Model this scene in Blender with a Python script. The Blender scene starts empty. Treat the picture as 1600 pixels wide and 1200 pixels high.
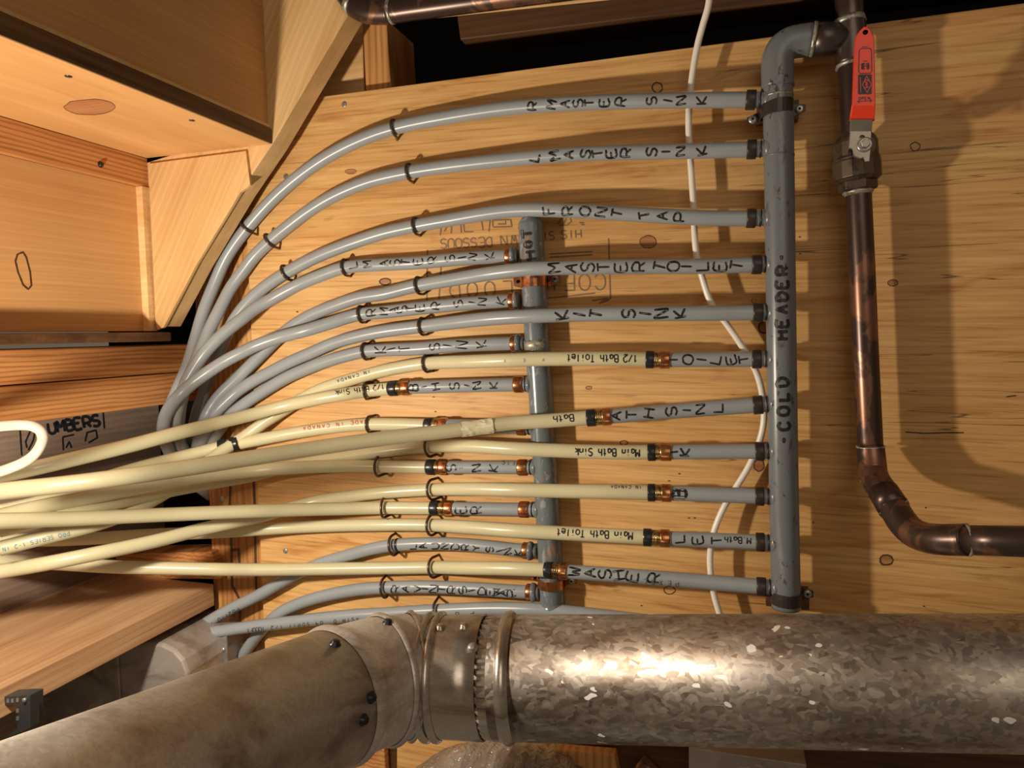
import bpy, math, random
from mathutils import Vector, Matrix
from mathutils.bvhtree import BVHTree
random.seed(7)
S = bpy.context.scene
COL = S.collection
# ------------------------------------------------------------------ camera
F = 1110.0; D = 0.80
PSI = math.atan(350 / 1110 * 0.9972); TH = math.radians(4.1); ROLL = math.radians(1.0)
cF = Vector((-math.sin(PSI) * math.cos(TH), math.cos(PSI) * math.cos(TH), -math.sin(TH)))
cR = Vector((math.cos(PSI), math.sin(PSI), 0)); cU = cR.cross(cF)
cR, cU = cR * math.cos(ROLL) - cU * math.sin(ROLL), cU * math.cos(ROLL) + cR * math.sin(ROLL)
C0 = Vector((0, -D, 0))
cam_d = bpy.data.cameras.new('camera'); cam = bpy.data.objects.new('camera', cam_d); COL.objects.link(cam)
cam_d.sensor_width = 36; cam_d.lens = F * 36 / 1600; cam_d.clip_start = 0.01; cam_d.clip_end = 50
cam.matrix_world = Matrix(((cR.x, cU.x, -cF.x, C0.x), (cR.y, cU.y, -cF.y, C0.y), (cR.z, cU.z, -cF.z, C0.z), (0, 0, 0, 1)))
S.camera = cam
S.view_settings.view_transform = 'Standard'; S.view_settings.look = 'None'
S.view_settings.gamma = 1; S.view_settings.use_curve_mapping = False
S.view_settings.exposure = 0.0

def ray(px, py): return cF + cR * ((px - 800) / F) - cU * ((py - 600) / F)
def W(px, py, h=0.0):                       # point of the wall-parallel plane h in front of the plywood
    d = ray(px, py); return C0 + d * ((D - h) / d.y)
def on_x(px, py, X):
    d = ray(px, py); return C0 + d * (X / d.x)
def on_z(px, py, Z):
    d = ray(px, py); return C0 + d * (Z / d.z)
def proj(p):
    d = p - C0; z = d.dot(cF); return 800 + F * d.dot(cR) / z, 600 - F * d.dot(cU) / z
def mpp(px, h): return (D - h) / (F * ray(px, 600).y)   # metres per pixel

# ------------------------------------------------------------------ light
w = bpy.data.worlds.new('world'); S.world = w; w.use_nodes = True
w.node_tree.nodes['Background'].inputs[0].default_value = (1.0, 0.76, 0.52, 1)
w.node_tree.nodes['Background'].inputs[1].default_value = 0.13
def lamp(name, typ, loc, energy, color, size, target=None):
    l = bpy.data.lights.new(name, typ); l.energy = energy; l.color = color
    if typ == 'POINT': l.shadow_soft_size = size
    else: l.size = size
    o = bpy.data.objects.new(name, l); COL.objects.link(o); o.location = loc
    if target is not None: o.rotation_euler = (Vector(target) - Vector(loc)).to_track_quat('-Z', 'Y').to_euler()
    return o
kp = W(430, 650, 0)
key = lamp('work_lamp', 'POINT', (kp.x, -0.435, kp.z), 22, (1.0, 0.90, 0.74), 0.015)
key.data.use_nodes = True
_n = key.data.node_tree; _e = _n.nodes['Emission']; _f = _n.nodes.new('ShaderNodeLightFalloff')
_f.inputs['Strength'].default_value = 1; _f.inputs['Smooth'].default_value = .25
_n.links.new(_f.outputs['Quadratic'], _e.inputs['Strength'])
lamp('fill_lamp', 'AREA', (0.7, -2.2, 0.9), 8, (1.0, 0.84, 0.66), 1.4, (0, 0, -0.1))  # added soft fill from behind the camera, no lamp known there

# ------------------------------------------------------------------ materials
def nodes(name):
    m = bpy.data.materials.new(name); m.use_nodes = True
    nt = m.node_tree; b = nt.nodes['Principled BSDF']; return m, nt, b
def N(nt, t, **k):
    n = nt.nodes.new(t)
    for a, v in k.items(): setattr(n, a, v)
    return n
def ramp(nt, fac, stops):
    r = N(nt, 'ShaderNodeValToRGB'); e = r.color_ramp.elements
    e[0].position, e[0].color = stops[0][0], (*stops[0][1], 1)
    e[1].position, e[1].color = stops[-1][0], (*stops[-1][1], 1)
    for p, c in stops[1:-1]:
        x = e.new(p); x.color = (*c, 1)
    nt.links.new(fac, r.inputs[0]); return r.outputs[0]
def mixc(nt, fac, a, b, mode='MIX'):
    n = N(nt, 'ShaderNodeMix', data_type='RGBA', blend_type=mode)
    for s, v in ((n.inputs[0], fac), (n.inputs[6], a), (n.inputs[7], b)):
        if isinstance(v, (int, float)): s.default_value = v
        elif isinstance(v, tuple): s.default_value = (*v, 1)
        else: nt.links.new(v, s)
    return n.outputs[2]
def coords(nt, scale, rot=(0, 0, 0)):
    g = N(nt, 'ShaderNodeNewGeometry'); mp = N(nt, 'ShaderNodeMapping', vector_type='TEXTURE')
    mp.inputs['Rotation'].default_value = rot
    mp2 = N(nt, 'ShaderNodeMapping'); mp2.inputs['Scale'].default_value = scale
    nt.links.new(g.outputs['Position'], mp.inputs[0]); nt.links.new(mp.outputs[0], mp2.inputs[0]); return mp2.outputs[0]
def noise(nt, vec, scale=1, detail=4, rough=.5, dist=0):
    n = N(nt, 'ShaderNodeTexNoise'); n.inputs['Scale'].default_value = scale; n.inputs['Detail'].default_value = detail
    n.inputs['Roughness'].default_value = rough; n.inputs['Distortion'].default_value = dist
    nt.links.new(vec, n.inputs['Vector']); return n.outputs['Fac']
def bump(nt, b, h, strength, dist=.001):
    n = N(nt, 'ShaderNodeBump'); n.inputs['Strength'].default_value = strength; n.inputs['Distance'].default_value = dist
    nt.links.new(h, n.inputs['Height']); nt.links.new(n.outputs[0], b.inputs['Normal'])

def wood(name, light, mid, dark, along='x', rot=(0, 0, 0), fine=1.0, contrast=1.0, cracks=0.0, rough=.55, rings=0.5, ringscale=1.0, veneer=False):
    m, nt, b = nodes(name)
    st = {'x': (1.6, 22, 22), 'y': (22, 1.6, 22), 'z': (22, 22, 1.6)}[along]
    st2 = {'x': (6, 260 * fine, 260 * fine), 'y': (260 * fine, 6, 260 * fine), 'z': (260 * fine, 260 * fine, 6)}[along]
    st3 = {'x': (1.2, 40, 40), 'y': (40, 1.2, 40), 'z': (40, 40, 1.2)}[along]
    v1 = coords(nt, st, rot)
    a = noise(nt, v1, 1.0, 5, .55, .6)
    c = ramp(nt, a, [(.25, dark), (.45, mid), (.62, light), (.8, mid)])
    # growth ring lines
    wv = N(nt, 'ShaderNodeTexWave', wave_type='BANDS', bands_direction={'x': 'Z', 'y': 'Z', 'z': 'X'}[along])
    wv.inputs['Scale'].default_value = 2.2 * ringscale; wv.inputs['Distortion'].default_value = 6; wv.inputs['Detail'].default_value = 3
    wv.inputs['Detail Scale'].default_value = .8
    nt.links.new(coords(nt, {'x': (2.2, 16, 16), 'y': (16, 2.2, 16), 'z': (16, 16, 2.2)}[along], rot), wv.inputs['Vector'])
    rr = ramp(nt, wv.outputs['Fac'], [(0, (1, 1, 1)), (.6, (.93, .90, .86)), (1, (1 - .45 * rings, 1 - .58 * rings, 1 - .72 * rings))])
    c = mixc(nt, 1.0, c, rr, 'MULTIPLY')
    f = noise(nt, coords(nt, st2, rot), 1.0, 3, .6)
    fr = ramp(nt, f, [(.3, (1 - .4 * contrast, 1 - .46 * contrast, 1 - .52 * contrast)), (.5, (1, 1, 1)), (.7, (1 + .06 * contrast,) * 3)])
    c = mixc(nt, 1.0, c, fr, 'MULTIPLY')
    if veneer:
        s1 = noise(nt, coords(nt, (11, 300, 300), (0, math.radians(2), 0)), 1.0, 4, .6, .35)
        c = mixc(nt, 1.0, c, ramp(nt, s1, [(.32, (.74, .62, .50)), (.44, (.97, .95, .93)), (.60, (1.04, 1.05, 1.06)), (.72, (1.15, 1.2, 1.26))]), 'MULTIPLY')
        s2 = noise(nt, coords(nt, (7, 45, 45), (0, math.radians(-2), 0)), 1.0, 3, .55, 1.2)
        c = mixc(nt, 1.0, c, ramp(nt, s2, [(.28, (.80, .66, .54)), (.42, (1, 1, 1)), (.7, (1.05, 1.06, 1.08))]), 'MULTIPLY')
    big = noise(nt, coords(nt, (3, 3, 3), rot), 1.2, 2)
    c = mixc(nt, 1.0, c, ramp(nt, big, [(.3, (.86, .80, .74)), (.65, (1.04, 1.04, 1.02))]), 'MULTIPLY')
    if cracks:
        k = noise(nt, coords(nt, (2.6, 95, 95), rot), 1.0, 2, .5, .15)
        g = N(nt, 'ShaderNodeNewGeometry'); sx = N(nt, 'ShaderNodeSeparateXYZ'); nt.links.new(g.outputs['Position'], sx.inputs[0])
        mr = N(nt, 'ShaderNodeMapRange'); mr.inputs[1].default_value = -.35; mr.inputs[2].default_value = .05
        nt.links.new(sx.outputs[0], mr.inputs[0])
        kr = ramp(nt, k, [(.0, (0, 0, 0)), (.352, (0, 0, 0)), (.360, (1, 1, 1)), (.371, (0, 0, 0)), (1, (0, 0, 0))])
        mm = N(nt, 'ShaderNodeMath', operation='MULTIPLY'); nt.links.new(kr, mm.inputs[0]); nt.links.new(mr.outputs[0], mm.inputs[1])
        mm2 = N(nt, 'ShaderNodeMath', operation='MULTIPLY'); nt.links.new(mm.outputs[0], mm2.inputs[0]); mm2.inputs[1].default_value = cracks
        c = mixc(nt, mm2.outputs[0], c, (.07, .025, .008))
    nt.links.new(c, b.inputs['Base Color']); b.inputs['Roughness'].default_value = rough
    b.inputs['Specular IOR Level'].default_value = .35
    bump(nt, b, f, .35, .0006)
    return m

def plain(name, col, rough=.4, metal=0, spec=.5, coat=0, sss=0, nz=0, nscale=60, alpha=None):
    m, nt, b = nodes(name)
    if nz:
        a = noise(nt, coords(nt, (1, 1, 1)), nscale, 4)
        c = ramp(nt, a, [(.3, tuple(x * (1 - nz) for x in col)), (.7, tuple(min(1, x * (1 + nz * .6)) for x in col))])
        nt.links.new(c, b.inputs['Base Color'])
    else: b.inputs['Base Color'].default_value = (*col, 1)
    b.inputs['Roughness'].default_value = rough; b.inputs['Metallic'].default_value = metal
    b.inputs['Specular IOR Level'].default_value = spec; b.inputs['Coat Weight'].default_value = coat
    b.inputs['Coat Roughness'].default_value = .12
    if sss:
        b.inputs['Subsurface Weight'].default_value = sss; b.inputs['Subsurface Radius'].default_value = (1, .8, .45)
        b.inputs['Subsurface Scale'].default_value = .006
    return m

def spots(name, base, spot, scale=90, thr=.62, rough=.35, metal=0, spot2=None, metal2=None, stretch=(1, 1, 1), spec=.5):
    m, nt, b = nodes(name)
    a = noise(nt, coords(nt, stretch), scale, 5, .6, .4)
    c = ramp(nt, a, [(thr - .02, base), (thr + .02, spot)])
    if spot2:
        a2 = noise(nt, coords(nt, (stretch[0] * .7, stretch[1] * .8, stretch[2] * .6)), scale * .5, 4, .6, .8)
        c = mixc(nt, ramp(nt, a2, [(.6, (0, 0, 0)), (.66, (1, 1, 1))]), c, spot2)
    nt.links.new(c, b.inputs['Base Color']); b.inputs['Roughness'].default_value = rough; b.inputs['Metallic'].default_value = metal
    b.inputs['Specular IOR Level'].default_value = spec
    bump(nt, b, a, .12, .0005)
    return m

def galv(name, val=.5, tint=(1, .93, .84), spangle=1.0, flecks=0.0, rough=.34, scale=70):
    m, nt, b = nodes(name)
    v = N(nt, 'ShaderNodeTexVoronoi'); v.inputs['Scale'].default_value = scale; v.inputs['Randomness'].default_value = 1
    co = coords(nt, (.7, 1, 1)); 
    nd = noise(nt, co, 40, 3)
    vm = N(nt, 'ShaderNodeMix', data_type='VECTOR'); vm.inputs[0].default_value = .02
    nv = N(nt, 'ShaderNodeTexNoise'); nv.inputs['Scale'].default_value = 60; nt.links.new(co, nv.inputs['Vector'])
    nt.links.new(co, vm.inputs[4]); nt.links.new(nv.outputs['Color'], vm.inputs[5]); nt.links.new(vm.outputs[1], v.inputs['Vector'])
    sp = N(nt, 'ShaderNodeSeparateColor'); nt.links.new(v.outputs['Color'], sp.inputs[0])
    base = tuple(val * t for t in tint)
    c = ramp(nt, sp.outputs[0], [(0, tuple(x * (1 - .38 * spangle) for x in base)), (.5, base), (1, tuple(x * (1 + .3 * spangle) for x in base))])
    big = noise(nt, coords(nt, (3, 5, 9)), 2.2, 4, .6, 1)
    c = mixc(nt, 1, c, ramp(nt, big, [(.32, (.50, .40, .33)), (.5, (.92, .86, .80)), (.75, (1.05, 1.05, 1.05))]), 'MULTIPLY')
    if flecks:
        v2 = N(nt, 'ShaderNodeTexVoronoi'); v2.inputs['Scale'].default_value = 125
        nt.links.new(vm.outputs[1], v2.inputs['Vector'])
        s2 = N(nt, 'ShaderNodeSeparateColor'); nt.links.new(v2.outputs['Color'], s2.inputs[0])
        a1 = N(nt, 'ShaderNodeMath', operation='GREATER_THAN'); nt.links.new(s2.outputs[1], a1.inputs[0]); a1.inputs[1].default_value = 1 - flecks
        a2 = N(nt, 'ShaderNodeMath', operation='LESS_THAN'); nt.links.new(v2.outputs['Distance'], a2.inputs[0]); a2.inputs[1].default_value = .34
        a3 = N(nt, 'ShaderNodeMath', operation='MULTIPLY'); nt.links.new(a1.outputs[0], a3.inputs[0]); nt.links.new(a2.outputs[0], a3.inputs[1])
        c = mixc(nt, a3.outputs[0], c, (.85, .83, .78))
        inv = N(nt, 'ShaderNodeMath', operation='MULTIPLY_ADD'); nt.links.new(a3.outputs[0], inv.inputs[0]); inv.inputs[1].default_value = -.5; inv.inputs[2].default_value = .9
        nt.links.new(inv.outputs[0], b.inputs['Metallic'])
    else: b.inputs['Metallic'].default_value = .9
    nt.links.new(c, b.inputs['Base Color'])
    rr = ramp(nt, sp.outputs[1], [(0, (rough - .10 * spangle,) * 3), (1, (rough + .14 * spangle,) * 3)]); nt.links.new(rr, b.inputs['Roughness'])
    bump(nt, b, nd, .10, .001)
    return m

M = {}
M['ply'] = wood('plywood_veneer', (.70, .43, .175), (.66, .385, .145), (.57, .295, .095), 'x', contrast=.45, cracks=.9, rings=.10, ringscale=.6, veneer=True)
M['plyedge'] = wood('plywood_edge', (.26, .15, .07), (.16, .09, .04), (.07, .04, .02), 'y', fine=.5)
M['pine'] = wood('pale_pine', (.80, .56, .29), (.74, .48, .22), (.62, .36, .14), 'x', contrast=.25, rings=.15)
M['stringer'] = wood('stringer_pine', (.76, .51, .25), (.71, .46, .21), (.62, .38, .16), 'x', rot=(0, math.radians(-60), 0), contrast=.3, rings=.16)
M['riser'] = wood('riser_pine', (.66, .37, .15), (.63, .345, .135), (.57, .30, .11), 'y', contrast=.18, rings=.10)
M['fir'] = wood('orange_fir', (.62, .30, .11), (.52, .23, .075), (.34, .12, .035), 'y', contrast=.5, rings=.75, ringscale=1.6)
M['stud'] = wood('stud_fir', (.62, .33, .12), (.52, .25, .08), (.30, .11, .035), 'z', contrast=.5, rings=.6)
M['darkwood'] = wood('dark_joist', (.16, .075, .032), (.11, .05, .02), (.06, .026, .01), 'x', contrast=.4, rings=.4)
M['greyply'] = wood('grey_sheathing', (.30, .225, .175), (.24, .175, .14), (.16, .11, .085), 'y', contrast=.35, rings=.25)
M['black'] = plain('shade_black', (.004, .004, .004), .9, spec=.1)  # near-black colour stands in for shade inside bays and holes
M['grey'] = plain('grey_polybutylene', (.29, .31, .325), .30, spec=.38, nz=.05, nscale=30)
M['pale'] = plain('cream_pex', (.60, .545, .345), .28, spec=.42, sss=.3, nz=.04, nscale=25)
M['white'] = plain('milky_polyethylene', (.80, .74, .66), .35, sss=.3)
M['cable'] = plain('white_cable_jacket', (.62, .56, .47), .42)
M['header'] = spots('grey_painted_copper', (.15, .165, .175), (.05, .045, .04), 150, .635, .3, 0, (.10, .085, .075), stretch=(1, 1, .5))
M['hothead'] = spots('grey_paint_over_copper', (.135, .155, .165), (.26, .27, .27), 150, .60, .24, 0, (.34, .18, .10), stretch=(1, 1, .45))
M['copper'] = spots('bright_copper', (.62, .27, .12), (.45, .17, .07), 120, .5, .26, .95)
M['oldcopper'] = spots('tarnished_copper', (.085, .056, .046), (.24, .12, .075), 22, .56, .33, .75, (.13, .12, .11), stretch=(1, 1, .5))
M['ring'] = plain('blackened_ring', (.045, .034, .030), .38, .3, nz=.3)
M['blackring'] = plain('black_crimp_ring', (.022, .024, .027), .3, .3, nz=.2)
M['brass'] = spots('brass_barbs', (.50, .36, .15), (.20, .13, .06), 200, .52, .25, .9)
M['solder'] = spots('solder', (.42, .40, .33), (.22, .20, .15), 200, .55, .4, .5)
M['valve'] = spots('dull_bronze', (.105, .078, .052), (.06, .045, .035), 60, .55, .45, .6, (.16, .10, .06))
M['steel'] = plain('steel_plate', (.36, .33, .28), .40, .8, nz=.1)
M['red'] = plain('red_vinyl', (.80, .05, .018), .35, spec=.5)
M['wire'] = plain('brown_coated_wire', (.075, .045, .028), .28, .35, spec=.6)
M['ink'] = plain('marker_ink', (.012, .010, .012), .35)
M['inkgrey'] = plain('printed_ink', (.09, .10, .11), .5)
M['inkblue'] = plain('blue_print', (.16, .26, .30), .5)
M['inkred'] = plain('red_print', (.50, .10, .05), .5)
M['stamp'] = plain('stamp_ink', (.20, .115, .05), .6)
M['knot'] = plain('knot_bark', (.07, .03, .014), .6)
M['knotwood'] = wood('knot_wood', (.5, .24, .10), (.40, .17, .07), (.26, .1, .04), 'x', contrast=.3)
M['screw'] = plain('zinc_screw', (.42, .41, .38), .35, .7, nz=.2)
M['oring'] = plain('black_rubber', (.01, .01, .01), .4)
M['neck'] = plain('grey_fitting', (.30, .34, .37), .25, spec=.6)
M['duct'] = galv('galvanised_duct', .44, (1, .93, .85), .8, .075, .40, 250)
M['ductl'] = galv('galvanised_duct_smooth', .68, (1, .98, .96), .3, 0, .38, 420)
M['ductl'].node_tree.nodes['Principled BSDF'].inputs['Metallic'].default_value = .55
M['sleeve'] = galv('galvanised_sleeve', .66, (1, .96, .9), .2, 0, .27, 300)
M['oldduct'] = galv('dull_sheet_metal', .46, (1, .92, .86), .5, 0, .5, 30)
M['oldduct'].node_tree.nodes['Principled BSDF'].inputs['Metallic'].default_value = .45
M['film'] = plain('crinkled_film', (.22, .18, .15), .12, spec=.9, coat=.6, nz=.5, nscale=25)
M['tape'] = plain('clear_tape', (.80, .74, .48), .12, spec=.7)
M['plastic'] = plain('dark_plastic', (.035, .036, .04), .4)
_m, _nt, _b = M['film'], M['film'].node_tree, M['film'].node_tree.nodes['Principled BSDF']
_w = noise(_nt, coords(_nt, (1, 1, .22), (0, .6, 0)), 75, 3, .55, 1.2); bump(_nt, _b, _w, 1.0, .007)

# ------------------------------------------------------------------ builders
ORG = {}; RAW = {}
def root_of(p):
    while p.parent: p = p.parent
    return p
def obj(name, V, Fc, mat, parent=None, smooth=True, label=None, bevel=0):
    o0 = ORG[root_of(parent).name] if parent else sum((Vector(v) for v in V), Vector()) / max(1, len(V))
    me = bpy.data.meshes.new(name); me.from_pydata([tuple(Vector(v) - o0) for v in V], [], Fc)
    me.materials.append(mat if not isinstance(mat, str) else M[mat])
    if smooth: me.polygons.foreach_set('use_smooth', [True] * len(me.polygons))
    me.update()
    o = bpy.data.objects.new(name, me); COL.objects.link(o)
    if parent: o.parent = parent
    else: o.location = o0; ORG[o.name] = o0
    RAW[o.name] = (V, Fc)
    if label: o['label'] = label
    if bevel:
        b = o.modifiers.new('bevel', 'BEVEL'); b.width = bevel; b.segments = 2; b.limit_method = 'ANGLE'
    return o
def tag(o, label, cat, group=None, kind=None):
    o['label'] = label; o['category'] = cat
    if group: o['group'] = group
    if kind: o['kind'] = kind
    return o
def thing(name, loc, label, cat, group=None, kind=None):
    o = bpy.data.objects.new(name, None); COL.objects.link(o); o.location = loc; o.empty_display_size = .01
    ORG[o.name] = Vector(loc); return tag(o, label, cat, group, kind)

def prism(poly, hf, hb):                    # px polygon on plane hf, carried straight back to hb
    a = [W(x, y, hf) for x, y in poly]; b = [Vector((p.x, -hb, p.z)) for p in a]
    n = len(a); V = a + b
    Fc = [list(range(n)), list(range(2 * n - 1, n - 1, -1))] + [[i, i + n, (i + 1) % n + n, (i + 1) % n] for i in range(n)]
    return V, Fc
def box(x0, x1, y0, y1, z0, z1):
    V = [Vector((x, y, z)) for x in (x0, x1) for y in (y0, y1) for z in (z0, z1)]
    return V, [[0, 1, 3, 2], [4, 6, 7, 5], [0, 4, 5, 1], [2, 3, 7, 6], [0, 2, 6, 4], [1, 5, 7, 3]]
def join(*ms):
    V, Fc = [], []
    for v, f in ms:
        k = len(V); V += list(v); Fc += [[i + k for i in x] for x in f]
    return V, Fc
def spline(P, step):                        # Catmull-Rom through tuples
    P = [tuple(map(float, p)) for p in P]
    if len(P) == 2:
        n = max(2, int(math.dist(P[0][:2], P[1][:2]) / step)); return [tuple(a + (b - a) * i / n for a, b in zip(*P)) for i in range(n + 1)]
    Q = [tuple(2 * a - b for a, b in zip(P[0], P[1]))] + P + [tuple(2 * a - b for a, b in zip(P[-1], P[-2]))]
    out = []
    for i in range(1, len(Q) - 2):
        p0, p1, p2, p3 = Q[i - 1:i + 3]
        # centripetal parametrisation keeps it free of overshoot
        t0 = 0; t1 = t0 + max(1e-4, math.dist(p0[:2], p1[:2])) ** .5; t2 = t1 + max(1e-4, math.dist(p1[:2], p2[:2])) ** .5; t3 = t2 + max(1e-4, math.dist(p2[:2], p3[:2])) ** .5
        n = max(1, int(math.dist(p1[:2], p2[:2]) / step))
        for k in range(n):
            t = t1 + (t2 - t1) * k / n; r = []
            for c in range(len(p1)):
                A1 = (t1 - t) / (t1 - t0) * p0[c] + (t - t0) / (t1 - t0) * p1[c]
                A2 = (t2 - t) / (t2 - t1) * p1[c] + (t - t1) / (t2 - t1) * p2[c]
                A3 = (t3 - t) / (t3 - t2) * p2[c] + (t - t2) / (t3 - t2) * p3[c]
                B1 = (t2 - t) / (t2 - t0) * A1 + (t - t0) / (t2 - t0) * A2
                B2 = (t3 - t) / (t3 - t1) * A2 + (t - t1) / (t3 - t1) * A3
                r.append((t2 - t) / (t2 - t1) * B1 + (t - t1) / (t2 - t1) * B2)
            out.append(tuple(r))
    out.append(P[-1]); return out
def sweep(P, R, n=16, caps=True, flat=1.0):
    P = [Vector(p) for p in P]
    if isinstance(R, (int, float)): R = [R] * len(P)
    T = []
    for i in range(len(P)):
        a = P[max(0, i - 1)]; b = P[min(len(P) - 1, i + 1)]; t = (b - a)
        if t.length < 1e-7: t = T[-1] if T else Vector((1, 0, 0))
        T.append(t.normalized())
    u = Vector((0, -1, 0)) - T[0] * Vector((0, -1, 0)).dot(T[0])
    if u.length < .05: u = Vector((0, 0, 1)) - T[0] * T[0].z
    u.normalize(); V = []
    for i, p in enumerate(P):
        u = u - T[i] * u.dot(T[i]); u.normalize(); v = T[i].cross(u)
        for k in range(n):
            a = 2 * math.pi * k / n; V.append(p + (u * math.cos(a) * flat + v * math.sin(a)) * R[i])
    Fc = []
    for i in range(len(P) - 1):
        for k in range(n):
            k2 = (k + 1) % n; Fc.append([i * n + k, i * n + k2, (i + 1) * n + k2, (i + 1) * n + k])
    if caps: Fc += [list(range(n - 1, -1, -1)), [(len(P) - 1) * n + k for k in range(n)]]
    return V, Fc
def lathe(A, ax, prof, n=24, caps=True):    # profile [(t metres along ax, radius)]
    ax = Vector(ax).normalized(); u = ax.orthogonal().normalized(); v = ax.cross(u); V = []
    for t, r in prof:
        for k in range(n):
            a = 2 * math.pi * k / n; V.append(Vector(A) + ax * t + (u * math.cos(a) + v * math.sin(a)) * r)
    m = len(prof); Fc = [[i * n + k, i * n + (k + 1) % n, (i + 1) * n + (k + 1) % n, (i + 1) * n + k] for i in range(m - 1) for k in range(n)]
    if caps: Fc += [list(range(n - 1, -1, -1)), [(m - 1) * n + k for k in range(n)]]
    return V, Fc
def screw(parent, p, nrm, r=.0042, mat='screw'):
    nrm = Vector(nrm).normalized()
    o = obj('screw', *lathe(p - nrm * .002, nrm, [(0, r * .8), (.002, r), (.0032, r * .9), (.0037, r * .55)], 14), mat, parent, label='zinc pan head screw' if False else None)
    sq = lathe(p + nrm * .0012, nrm, [(0, r * .34), (.0006, r * .34)], 4); obj('recess', *sq, 'black', o, smooth=False)
    return o

# ------------------------------------------------------------------ ink: strokes laid on real surfaces
G = {'A': "00 39 60|14 54", 'B': "00 09 39 58 56 35 05|35 55 63 61 40 00", 'C': "67 49 29 07 02 20 40 62", 'D': "00 09 39 66 63 30 00",
 'E': "60 00 09 69|05 45", 'F': "00 09 69|05 45", 'G': "67 49 29 07 02 20 50 63 64 44", 'H': "00 09|60 69|05 65", 'I': "30 39",
 'J': "69 62 40 20 02", 'K': "00 09|69 04 60", 'L': "09 00 60", 'M': "00 09 34 69 60", 'N': "00 09 60 69", 'O': "20 02 07 29 49 67 62 40 20",
 'P': "00 09 49 67 65 44 04", 'Q': "20 02 07 29 49 67 62 40 20|42 70", 'R': "00 09 49 67 65 44 04|34 60", 'S': "68 49 29 07 15 54 62 40 20 01",
 'T': "30 39|09 69", 'U': "09 02 20 40 62 69", 'V': "09 30 69", 'W': "09 20 36 50 69", 'X': "00 69|09 60", 'Y': "09 35 69|35 30", 'Z': "09 69 00 60",
 '-': "15 55", '.': "30 31", '1': "17 39 30", '2': "07 29 49 67 64 00 60", '0': "20 02 07 29 49 67 62 40 20", '5': "69 09 05 45 63 40 10", '8': "24 06 29 49 66 44 24 02 20 40 62 44", '9': "65 35 07 29 49 67 60",
 '/': "00 69", 'a': "54 35 14 02 20 40 54|55 51 60", 'h': "09 00|04 35 54 50", 't': "39 31 50|06 56", 'o': "20 02 04 26 46 64 62 40 20", 'i': "35 30|37 38",
 'l': "39 30", 'e': "03 63 54 35 15 02 10 40 61", 'n': "05 00|04 35 54 50", 's': "55 25 14 52 40 00", 'k': "09 00|55 03 50", 'r': "05 00|03 35 55"}
def glyph(ch):
    out = []
    for st in G.get(ch, "").split('|'):
        pts = [(int(p[0]) / 7, int(p[1]) / 9) for p in st.split()]
        if len(pts) > 1: out.append(pts)
    return out
def rnd(pts):
    if len(pts) < 4: return pts
    q = [(*p, 0) for p in pts]; return [(a, b) for a, b, _ in spline(q, .12)]
def strokes_text(txt, x, y, size, ang=0, adv=.85, wid=.75, path=None, jit=0.0):
    """text along a px line from (x,y); ang in degrees CCW on screen; returns px strokes"""
    ca, sa = math.cos(math.radians(ang)), math.sin(math.radians(ang)); out = []; c = 0
    for ch in txt:
        for st in glyph(ch):
            q = []
            for gx, gy in rnd(st):
                lx = c + gx * size * wid + random.uniform(-jit, jit); ly = (gy - .5) * size
                q.append((x + lx * ca - ly * sa, y - (lx * sa + ly * ca)))
            out.append(q)
        c += size * adv
    return out
def strokes_line(txt, x0, y0, x1, y1, size, wid=.75, jit=0.0):
    L = math.hypot(x1 - x0, y1 - y0); ang = math.degrees(math.atan2(-(y1 - y0), x1 - x0))
    return strokes_text(txt, x0, y0, size, ang, adv=L / len(txt) / size, wid=min(wid, L / len(txt) / size * .9), jit=jit)
def strokes_stack(items, cy, H=15, Wd=14, jit=1.6, tilt=14):
    """letters turned a quarter to the left, one after another along a pipe"""
    out = []
    for ch, x in items:
        y = cy(x); t = math.radians(random.uniform(-tilt, tilt)); h = H * random.uniform(.9, 1.08)
        for st in glyph(ch):
            q = []
            for gx, gy in rnd(st):
                a = -(gy - .5) * h; b = -(gx - .43) * Wd
                q.append((x + a * math.cos(t) - b * math.sin(t) + random.uniform(-jit, jit) * .3, y + a * math.sin(t) + b * math.cos(t)))
            out.append(q)
    return out
def ink(name, parent, targets, strokes, width, mat, step=2.0, lift=.00018):
    bv = []
    for t in targets:
        V, Fc = RAW[t.name]; bv.append(BVHTree.FromPolygons([tuple(v) for v in V], Fc))
    def hit(x, y):
        d = ray(x, y).normalized(); best = None
        for b in bv:
            l, n, i, dd = b.ray_cast(C0, d)
            if l is not None and (best is None or dd < best[2]): best = (l, n if n.dot(d) < 0 else -n, dd)
        return best
    V, Fc = [], []
    for st in strokes:
        P = [st[0]]
        for a, b in zip(st, st[1:]):
            k = max(1, int(math.dist(a, b) / step)); P += [(a[0] + (b[0] - a[0]) * i / k, a[1] + (b[1] - a[1]) * i / k) for i in range(1, k + 1)]
        prev = None; n = len(P)
        for i, p in enumerate(P):
            a, b = P[max(0, i - 1)], P[min(n - 1, i + 1)]; dx, dy = b[0] - a[0], b[1] - a[1]; L = math.hypot(dx, dy) or 1
            wv = width * (.5 if 0 < i < n - 1 else .32) * random.uniform(.9, 1.1)
            l = hit(p[0] - dy / L * wv, p[1] + dx / L * wv); r = hit(p[0] + dy / L * wv, p[1] - dx / L * wv)
            if l and r and (l[0] - r[0]).length < .02:
                V += [l[0] + l[1] * lift, r[0] + r[1] * lift]; cur = (len(V) - 2, len(V) - 1)
                if prev: Fc.append([prev[0], prev[1], cur[1], cur[0]])
                prev = cur
            else: prev = None
    if Fc: return obj(name, V, Fc, mat, parent, smooth=False)

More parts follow.
